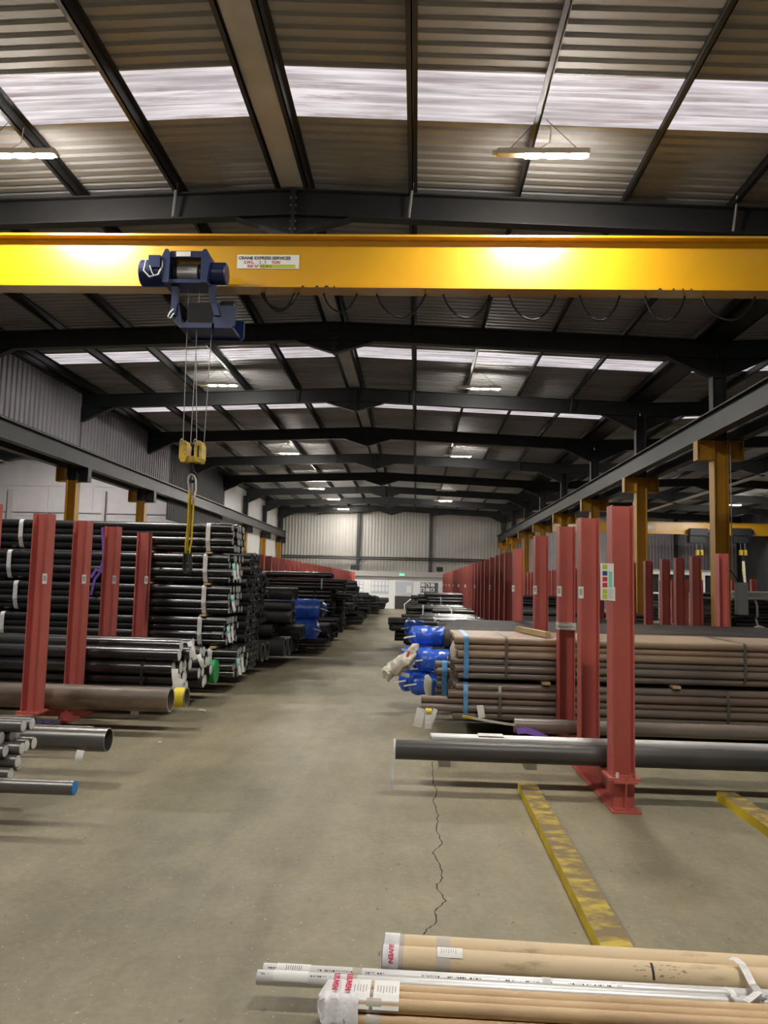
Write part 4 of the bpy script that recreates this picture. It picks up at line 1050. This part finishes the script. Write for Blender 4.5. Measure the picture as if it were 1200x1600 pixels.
# far crane of the right hall
c2 = thing('crane_girder', (16, 54, 5.5), 'distant yellow crane girder in the right-hand hall', 'crane')
MB().box(7.2, 24.3, 53.99, 54.02, 5.44, 6.20).build('web', 'crane_yellow', c2); MB().box(7.2, 24.3, 53.85, 54.17, 6.20, 6.24).build('top_flange', 'crane_yellow', c2); MB().box(7.2, 24.3, 53.85, 54.17, 5.40, 5.44).build('bottom_flange', 'crane_yellow', c2)
p = at(1017, 823, 53.9); MB().box(p.x-.35, p.x+.35, 53.97, 53.985, p.z-.15, p.z+.12).build('rating_plate', 'paper', c2)
for i, px in enumerate((1092, 1160)):
    p = at(px, 836, 53.6)
    h2 = thing('wire_rope_hoist', (p.x, 53.6, 4.4), 'dark blue hoist on the distant crane, %s one' % ('left' if i == 0 else 'right'), 'hoist', 'distant hoists')
    b = MB(); b.box(p.x-.65, p.x+.55, 53.4, 53.8, p.z-.05, p.z+.45); b.build('body', 'hoist_dark', h2)
    cyl_x(MB(), p.x+.5, p.x+.75, 53.6, p.z+.2, .17).build('motor', 'hoist_blue', h2, True)
    MB().box(p.x-.65, p.x+.35, 53.5, 54.1, p.z-.55, p.z-.05).build('trolley', 'hoist_dark', h2)
    hk_ = at(px+1, 864, 53.6)
    for s in (-.15, .15): MB().tube([(p.x+s, 53.6, p.z-.5), (hk_.x+s, 53.6, hk_.z)], .02, 4).build('wire_rope', 'rope', h2)
    MB().box(hk_.x-.24, hk_.x-.05, 53.5, 53.7, hk_.z-.16, hk_.z+.2).build('hook_block', 'hook_yellow', h2); MB().box(hk_.x+.05, hk_.x+.24, 53.5, 53.7, hk_.z-.16, hk_.z+.2).build('hook_block', 'hook_yellow', h2)
    MB().box(hk_.x-.1, hk_.x+.1, 53.55, 53.65, hk_.z-.55, hk_.z+.1).build('hook', 'hoist_dark', h2)
    s2 = thing('lifting_sling', (hk_.x, 53.6, hk_.z-2.5), 'yellow sling hanging under the %s distant hoist' % ('left' if i == 0 else 'right'), 'sling', 'distant slings')
    MB().ribbon([(hk_.x, 53.6, hk_.z-.45), (hk_.x+.05, 53.6, hk_.z-1.2), (hk_.x+.1, 53.6, hk_.z-2.0)], .16, (1,0,0), .03).build('webbing', 'sling_yellow' if i == 0 else 'sling_white', s2)
    MB().ribbon([(hk_.x, 53.64, hk_.z-.45), (hk_.x-.02, 53.64, hk_.z-1.2), (hk_.x+.1, 53.64, hk_.z-2.0)], .12, (1,0,0), .03).build('webbing', 'sling_yellow', s2)
# white cabin in the right hall
yc_ = 56.2
cb = thing('cabin', (19, yc_, 0), 'white cabin with dark windows at the back of the right-hand hall', 'cabin')
xa, xb = at(985, 900, yc_).x, at(1118, 900, yc_).x; zb_ = at(1060, 926, yc_).z; zm_ = at(1060, 898, yc_).z; zt_ = at(1060, 892, yc_).z
MB().box(xa, xb, yc_, 59, 0, zb_).build('lower_wall', 'office_white', cb); MB().box(xa, xb, yc_, 59, zm_, zt_).build('fascia', 'office_white', cb)
MB().box(xa-.1, xb+.1, yc_-.1, 59.1, zt_, zt_+.08).build('roof', 'office_trim', cb)
MB().box(xa+.05, xb-.05, yc_+.25, yc_+.3, zb_, zm_).build('window_glass', 'hoist_dark', cb)
for px in (985, 1016, 1034, 1066, 1098, 1118):
    x = at(px, 910, yc_).x; MB().box(x-.17, x+.17, yc_, yc_+.3, zb_, zm_).build('mullion', 'office_white', cb)
em = thing('emergency_light', at(995, 790, 23.6), 'small emergency light box with green indicator on the second yellow column', 'light')
p = at(995, 792, 23.6); MB().box(p.x-.12, p.x+.12, 23.5, 23.6, p.z-.1, p.z+.14).build('body', 'box_grey', em); MB().box(p.x-.02, p.x+.03, 23.495, 23.5, p.z, p.z+.04).build('indicator', 'exit_green', em)

# ================================================================== OFFICE at the end of the aisle
of = thing('site_office', (-1.5, 48, 0), 'white site office cabin at the far end of the aisle', 'office')
yo = 46.9
zt = at(620, 901, yo).z; zf_ = at(620, 893, yo-.2).z
xa, xb = -6.5, at(695, 930, yo).x
MB().box(xa, xb, yo, 56, 0, zt).build('walls', 'office_white', of)
MB().box(xa-.1, xb+.15, yo-.2, 56.1, zt, zf_).build('roof_fascia', 'office_trim', of)
def panel(px0, py0, px1, py1, m, name='window', t=.02):
    a = at(px0, py0, yo); b = at(px1, py1, yo)
    return MB().box(a.x, b.x, yo-t, yo, b.z, a.z).build(name, m, of), a, b
for (px0, py0, px1, py1, nx, ny) in ((540, 907, 568, 927, 4, 3), (580, 907, 607, 928, 5, 2)):
    fr_, a, b = panel(px0, py0, px1, py1, 'office_trim', 'window')
    fr_.data.materials[0] = MATS['window_blue']
    for i in range(nx):
        for j in range(ny):
            w_ = (b.x-a.x)/nx; h_ = (a.z-b.z)/(ny+.4)
            MB().box(a.x+i*w_+.03, a.x+(i+1)*w_-.03, yo-.03, yo-.02, a.z-(j+1)*h_+.03, a.z-j*h_-.03).build('pane', 'office_white', fr_)
fr_, a, b = panel(618, 908, 645, 930, 'window_blue', 'notice_board')
MB().box(b.x-.40, b.x-.10, yo-.025, yo-.02, b.z+.15, b.z+.55).build('sheet', 'paper', fr_)
fr_, a, b = panel(657, 910, 684, 933, 'board_dark', 'poster_board')
for i in range(3):
    for j in range(3):
        w_ = (b.x-a.x)/3.6; h_ = (a.z-b.z)/3
        s_ = MB().box(a.x+i*w_+.03, a.x+(i+1)*w_-.03, yo-.03, yo-.02, a.z-(j+1)*h_+.04, a.z-j*h_-.04).build('poster', 'paper', fr_)
        if (i+j) % 2: MB().box(a.x+i*w_+.08, a.x+(i+.6)*w_, yo-.034, yo-.03, a.z-(j+.75)*h_, a.z-(j+.35)*h_).build('picture', 'ink', s_)
a = at(617, 931, yo-.02); b = at(645, 955, yo-.02)
MB().box(a.x, b.x, yo-.05, yo-.001, .0, a.z).build('doorway', 'door_dark', of)
p = at(628, 898, yo-.22); MB().box(p.x-.16, p.x+.16, yo-.235, yo-.201, p.z-.06, p.z+.06).build('exit_sign', 'exit_green', of)
hr = thing('handrail', (b.x, yo-.6, 0), 'white sloping handrail beside the dark office doorway', 'handrail')
MB().tube([at(631,945,yo-.5), at(648,931,yo-.5)], .035, 6).build('rail', 'office_white', hr)
pa = at(632,945,yo-.5); pb = at(648,931,yo-.5)
MB().tube([(pa.x,pa.y,0), pa], .035, 6).build('upright', 'office_white', hr); MB().tube([(pb.x,pb.y,0), pb], .035, 6).build('upright', 'office_white', hr)
for i, (px, lit) in enumerate(((553, 1), (687, 0))):
    p = at(px, 891, yo+.2)
    fl = thing('floodlight', (p.x, yo+.2, zf_), 'small %s on the roof edge of the white office' % ('floodlight lighting the end wall' if lit else 'dark speaker box'), 'floodlight')
    MB().box(p.x-.2, p.x+.2, yo+.1, yo+.3, zf_+.06, zf_+.34).build('body', 'hoist_dark', fl); MB().box(p.x-.03, p.x+.03, yo+.15, yo+.25, zf_, zf_+.06).build('bracket', 'hoist_dark', fl)
    if lit:
        MB().box(p.x-.17, p.x+.17, yo+.302, yo+.31, zf_+.09, zf_+.31).build('lens', 'flood_lens', fl) if 'flood_lens' in MATS else None

# ================================================================== FLOOR TIMBERS and FOREGROUND TUBES
def floor_timber(pa, pb, wd, ht, label):
    c = thing('yellow_timber', (pa.x, pa.y, 0), label, 'timber', 'yellow painted floor timbers')
    mb = MB(); mb.cur = 1; mb.bar((pa.x, pa.y, ht/2), (pb.x, pb.y, ht/2), wd, ht); mb.m = [1]*6
    ax = (pb-pa).normalized()
    mb.m[3] = 0    # top face
    for i, f_ in enumerate(mb.f):
        if all(abs(mb.v[j][2]-ht) < 1e-5 for j in f_): mb.m[i] = 0
        else: mb.m[i] = 1
    mb.build('board', ['timber_yellow', 'timber_yellow_edge'], c)
    return c
TH = .065
a1 = atz(823, 1222, TH); a2 = atz(965, 1480, TH); dv = (a1-a2).normalized()
floor_timber(a2-dv*1.3, a1, .135, TH, 'worn yellow painted timber running along the floor, nearer the aisle')
b1 = atz(1134, 1237, TH); b2 = b1-dv*4.0
floor_timber(b2, b1, .135, TH, 'worn yellow painted timber at the right edge of the floor')

ZF = TH+.001
def line_pipe(label, pl, pr, zc, d, m, ext=1.0, name='tube', wall=.06, rim=None, cat='tube', group=None, seg=28):
    """tube whose axis passes the two pixel points at height zc, from pl onwards to the right"""
    A = atz(*pl, zc); B = atz(*pr, zc); ax = (B-A).normalized(); L = (B-A).length+ext
    root = thing(name, (A.x, A.y, zc-d/2), label, cat, group)
    o = link(bpy.data.objects.new('sleeve', pipe_mesh(d/2, L, m, wall, seg, rim=rim)), root); o.location = (0, 0, d/2)
    root.rotation_euler = (0, 0, math.atan2(ax.y, ax.x))
    return root, L
def local(name, m, root, fn, smooth=True, **k):
    mb = MB(); fn(mb); me_root = root.location.copy(); root.location = (0,0,0); o = mb.build(name, m, root, smooth); root.location = me_root; return o
GF = 'tubes lying in the foreground'
d1 = .098
pA, LA = line_pipe('pale cardboard wrapped tube in the foreground, rear one of the thick pair', (606, 1480), (1200, 1517), ZF+d1/2, d1, 'tan_sleeve_pale', name='wrapped_tube', group=GF)
pB, LB = line_pipe('pale cardboard wrapped tube with delivery label, front one of the thick pair', (606, 1497), (1200, 1538), ZF+d1/2, d1, 'tan_sleeve_pale', name='wrapped_tube', group=GF)
pA.rotation_euler.z = math.radians(-1.85)
# separate the pair so they touch exactly side by side
dy = Vector((math.sin(pA.rotation_euler.z), -math.cos(pA.rotation_euler.z), 0)); pB.rotation_euler = pA.rotation_euler
pB.location = Vector(pA.location) + dy*(d1+.001)
def ring(x0, x1, r, a0, a1, zc, n=14, th=.0015):
    def fn(mb):
        vs = []
        for x in (x0, x1):
            for rr in (r, r+th):
                vs += [(x, rr*math.cos(a0+(a1-a0)*i/n), zc+rr*math.sin(a0+(a1-a0)*i/n)) for i in range(n+1)]
        k = n+1; fs = []
        for i in range(n):
            fs += [(k+i, k+i+1, 3*k+i+1, 3*k+i), (i, i+1, k+i+1, k+i), (2*k+i, 3*k+i, 3*k+i+1, 2*k+i+1)]
        mb.add(vs, fs)
    return fn
TAU = 2*math.pi
def curved_text(root, body, size, m, x, r, zc, ang, vertical=False, name='lettering', bold=.001):
    """lettering wrapped on a tube surface at angle ang (0 = towards +y, pi = towards camera)"""
    cu = bpy.data.curves.new(name, 'FONT'); cu.body = body; cu.size = size; cu.offset = bold; cu.resolution_u = 2
    ob = bpy.data.objects.new('tmp', cu); COL.objects.link(ob)
    dg = bpy.context.evaluated_depsgraph_get(); dg.update()
    me = bpy.data.meshes.new_from_object(ob.evaluated_get(dg)); me.name = name
    bpy.data.objects.remove(ob); bpy.data.curves.remove(cu)
    for v in me.vertices:
        u, w_ = v.co.x, v.co.y
        if vertical: du, dw = w_, -u      # reads downwards around the tube
        else: du, dw = u, w_
        a = ang - dw/r
        v.co = (x+du, r*math.cos(a), zc+r*math.sin(a))
    me.materials.clear(); me.materials.append(MATS[m])
    o = bpy.data.objects.new(name, me); return link(o, root)
for rt_, sd in ((pA, 0), (pB, 1)):
    local('end_wrap', 'white_film', rt_, ring(-.012, .048, d1/2+.001, 0, TAU, d1/2, 24, .002))
    local('brown_tape', 'clear_tape', rt_, ring(.05, .066, d1/2+.0005, 0, TAU, d1/2, 24, .001))
    local('end_film', 'white_film', rt_, lambda mb: mb.tube([(-.02,0,d1/2),(-.014,0,d1/2)], [d1*.30, d1/2+.001], 20))
curved_text(pB, 'LEUVEN', .024, 'magenta_ink', .012, d1/2+.0042, d1/2, math.pi*.42, True)
local('delivery_label', 'paper', pB, ring(.195, .29, d1/2+.002, math.pi*.38, math.pi*.75, d1/2, 10, .001), False)
for j in range(7):
    local('print_line', 'ink_soft', pB, ring(.21+.009*j, .212+.009*j, d1/2+.0034, math.pi*(.48+.02*(j % 2)), math.pi*(.66-.02*(j % 3)), d1/2, 4, .0003), False)
local('clear_tape', 'clear_tape', pB, ring(.19, .245, d1/2+.0008, 0, TAU, d1/2, 24, .0006))
local('clear_tape', 'clear_tape', pA, ring(.19, .245, d1/2+.0008, 0, TAU, d1/2, 24, .0006))
local('scuff_mark', 'rust_scuff', pB, ring(.985, .994, d1/2+.0006, math.pi*.55, math.pi*.95, d1/2, 10, .0003), False)
for j in range(26):
    xx = .92+R.random()*.18; an = math.pi*(.55+.35*R.random())
    local('scuff_mark', 'timber_grey', pB, ring(xx, xx+R.uniform(.004,.016), d1/2+.0004, an, an+.05, d1/2, 2, .0003), False)
# silver tubes
d2 = .0485
sA, LS = line_pipe('long silver tube with printed text and label in the foreground, rear one', (412, 1516), (1200, 1556), ZF+d2/2+.022, d2, 'silver_pipe', name='silver_tube', group=GF, rim='pipe_rim')
sB, _ = line_pipe('long silver tube with printed text in the foreground, front one', (407, 1533), (1195, 1574), ZF+d2/2+.022, d2, 'silver_pipe', name='silver_tube', group=GF, rim='pipe_rim')
sA.rotation_euler.z = math.radians(-.75); sB.rotation_euler = sA.rotation_euler
dy2 = Vector((math.sin(sA.rotation_euler.z), -math.cos(sA.rotation_euler.z), 0)); ax2 = Vector((math.cos(sA.rotation_euler.z), math.sin(sA.rotation_euler.z), 0))
sB.location = Vector(sA.location) + dy2*(d2+.003) - ax2*.012
zc2 = d2/2
for rt_, x0, x1 in ((sA, .05, .175), (sB, .06, .187)):
    local('label_sheet', 'paper', rt_, ring(x0, x1, d2/2+.001, math.pi*.30, math.pi*.95, zc2, 10, .0008), False)
for j in range(8):
    local('print_line', 'ink_soft', sA, ring(.085+.008*j, .088+.008*j, d2/2+.0022, math.pi*(.55+.03*(j % 2)), math.pi*(.80-.03*(j % 3)), zc2, 4, .0003), False)
def dashes(root, x0, x1, r, ang, h, seed):
    rr = random.Random(seed); x = x0; mb = MB(); th = h/r
    while x < x1:
        w_ = rr.uniform(.003, .008)
        if rr.random() < .82:
            vs = [(x, r*math.cos(ang), zc2+r*math.sin(ang)), (x+w_, r*math.cos(ang), zc2+r*math.sin(ang)), (x+w_, r*math.cos(ang+th), zc2+r*math.sin(ang+th)), (x, r*math.cos(ang+th), zc2+r*math.sin(ang+th))]
            if rr.random() < .5: mb.add(vs, [(0,1,2,3)])
            else:
                vs2 = [Vector(v) for v in vs]; mid0 = vs2[0].lerp(vs2[3], .4); mid1 = vs2[1].lerp(vs2[2], .4)
                mb.add([vs2[0], vs2[1], mid1, mid0], [(0,1,2,3)])
        x += w_+rr.uniform(.0015, .004)
    root_loc = root.location.copy(); root.location = (0,0,0); mb.build('stencilled_print', 'ink', root); root.location = root_loc
for x0, x1, sd in ((.012, .045, 1), (.185, .33, 2), (.38, .45, 3), (.585, .80, 4), (.86, 1.05, 5), (1.1, 1.3, 6)): dashes(sA, x0, x1, d2/2+.0004, math.pi*.70, .0055, sd)
for x0, x1, sd in ((.012, .05, 7), (.19, .30, 8)): dashes(sB, x0, x1, d2/2+.0004, math.pi*.66, .005, sd)
for rt_ in (sA, sB): local('clear_tape', 'clear_tape', rt_, ring(.33, .365, d2/2+.0006, 0, TAU, zc2, 20, .0006))
for x0 in (1.02,): local('white_ribbon', 'white_strap', sA, ring(x0, x0+.03, d2/2+.001, math.pi*.15, math.pi*1.1, zc2, 12, .001))
# supports that carry the silver tubes a touch higher
for i, px in enumerate((560, 1010)):
    p = Vector(sA.location)+ax2*(.5+1.05*i)
    o = MB().box(p.x-.03, p.x+.03, p.y-.085, p.y+.028, 0, ZF+.0205).build('wood_block', 'timber_grey', None, origin=(p.x, p.y, 0)); tag(o, 'wood block hidden under the silver tubes, %s' % ('nearer the ends' if i == 0 else 'farther right'), 'timber')
# white tie ribbon over thick tubes
rb = thing('tie_ribbon', at(1160, 1520, 2.7), 'white plastic tie ribbon draped over the foreground tubes', 'ribbon')
def up3(px, py, z): return atz(px, py, z)
rib = [up3(1141,1497,.185), up3(1150,1499,.19), up3(1160,1507,.185), up3(1168,1522,.178), up3(1176,1538,.172), up3(1186,1549,.155), up3(1196,1556,.15)]
MB().ribbon(rib, .026, (1,.3,.2), .0012).build('ribbon', 'white_strap', rb, True)
MB().ribbon([up3(1186,1549,.157), up3(1175,1558,.15), up3(1165,1565,.145)], .03, (.3,1,0), .0012).build('ribbon', 'white_strap', rb, True)
MB().ribbon([up3(1130,1543,.15), up3(1140,1546,.158), up3(1147,1554,.155), up3(1146,1560,.148)], .02, (1,.4,.2), .0012).build('ribbon', 'white_strap', rb, True)
# front bundle of slim tan tubes
d3 = .046
fa = Vector(sB.location)+dy2*(d2/2+d3/2+.006)
A3 = atz(520, 1560, ZF+d3*1.4)
bn = thing('tube_bundle', (A3.x, fa.y-(A3.x-fa.x)*0, ZF), 'bundle of slim tan sleeved tubes with plastic wrapped end at the bottom edge', 'tube bundle')
bn.rotation_euler = sA.rotation_euler
off = (A3.x-sB.location.x); base = Vector(sB.location)+ax2*off+dy2*(d2/2+d3/2+.012); bn.location = (base.x, base.y, ZF)
me3 = pipe_mesh(d3/2, 3.0, 'tan_sleeve', .08, 20)
pos3 = [(0, d3/2), (-.047, d3/2), (-.094, d3/2), (-.141, d3/2), (-.0235, d3/2+.041), (-.0705, d3/2+.041), (-.1175, d3/2+.041)]
for (yy_, zz_) in pos3:
    o = link(bpy.data.objects.new('sleeved_tube', me3), bn); o.location = (R.uniform(-.01, .01), yy_, zz_)
def bloc(name, m, fn, smooth=True):
    sv = bn.location.copy(); bn.location = (0,0,0); mb = MB(); fn(mb); o = mb.build(name, m, bn, smooth); bn.location = sv; return o
def bag_fn(mb):
    n = 30; ctr = (-.07, d3/2+.02)
    h = hull([(round(y+(d3/2+.006)*math.cos(k*TAU/14), 5), round(z+(d3/2+.006)*math.sin(k*TAU/14), 5)) for (y, z) in pos3 for k in range(14)])
    m_ = len(h); vs = []; xs = [-.05, -.043, -.033, -.02, -.008, .005, .018, .03, .042, .054, .066, .078, .09]; sc = [.3, .55, .75, .92, 1.0, 1.02, 1.03, 1.02, 1.03, 1.04, 1.03, 1.02, 1.0]
    for x, s_ in zip(xs, sc):
        for i, (y, z) in enumerate(h):
            nv = noise.noise_vector(Vector((x*70, y*55, z*55)))*.011
            vs.append((x+nv.x, ctr[0]+(y-ctr[0])*s_+nv.y, ctr[1]+(z-ctr[1])*s_+nv.z))
    fs = [(a*m_+i, a*m_+(i+1) % m_, (a+1)*m_+(i+1) % m_, (a+1)*m_+i) for a in range(len(xs)-1) for i in range(m_)]
    fs.append(tuple(range(m_))); mb.add(vs, fs)
bloc('plastic_end_wrap', 'white_film', bag_fn)
# two white delivery labels lying on the upper slope
def label_fn(x0):
    def fn(mb):
        pts = [(-.004, .087), (-.05, .0895), (-.10, .0895), (-.128, .083), (-.146, .062)]
        mb.ribbon([(x0, y, z+.002) for (y, z) in pts], .088, (1,0,0), .0012)
    return fn
for x0 in (.085, .185):
    lb = bloc('delivery_label', 'paper', label_fn(x0), False)
    for j in range(7):
        bloc('print_line', 'ink_soft', lambda mb: mb.ribbon([(x0-.03+j*.010, -.045, .0925), (x0-.03+j*.010, -.085-.004*(j % 3), .0925)], .0028, (1,0,0), .0006), False)
for (yy_, zz_) in ((-.0705, d3/2+.041), (-.1175, d3/2+.041), (-.141, d3/2)):
    bloc('clear_tape', 'clear_tape', lambda mb: mb.tube([(.12,yy_,zz_),(.17,yy_,zz_)], d3/2+.0012, 18, cap=False))
sv = bn.location.copy()
for x_, body in ((.045, 'LEUVEN'), (.0, 'LEUVEN')):
    m_ = Matrix(((0,1,0),(-.998,0,-.06),(-.06,0,.998)))   # letters reading down the front slope
    text(body, .027, 'magenta_ink', bn, Vector(bn.location)+Vector((x_, -.012, .109)), m_, bold=.001)

# ================================================================== SMALL LITTER
for i, (px, py, w_, m, lab) in enumerate(((316, 1111, .05, 'litter', 'small white and green scrap on the floor by the left racks'), (250, 1160, .02, 'litter', 'tiny white scrap on the aisle floor at left'),
        (926, 1458, .012, 'litter', 'tiny white chip beside the yellow timber'))):
    p = atz(px, py, .003); mb = MB()
    pts = [Vector((p.x+k*w_*.35, p.y+R.uniform(-.3, .3)*w_, .006+R.random()*w_*.25)) for k in range(-2, 3)]
    mb.ribbon(pts, w_*.6, (0,1,.3), .002); o = mb.build('litter_scrap', m); tag(o, lab, 'litter')
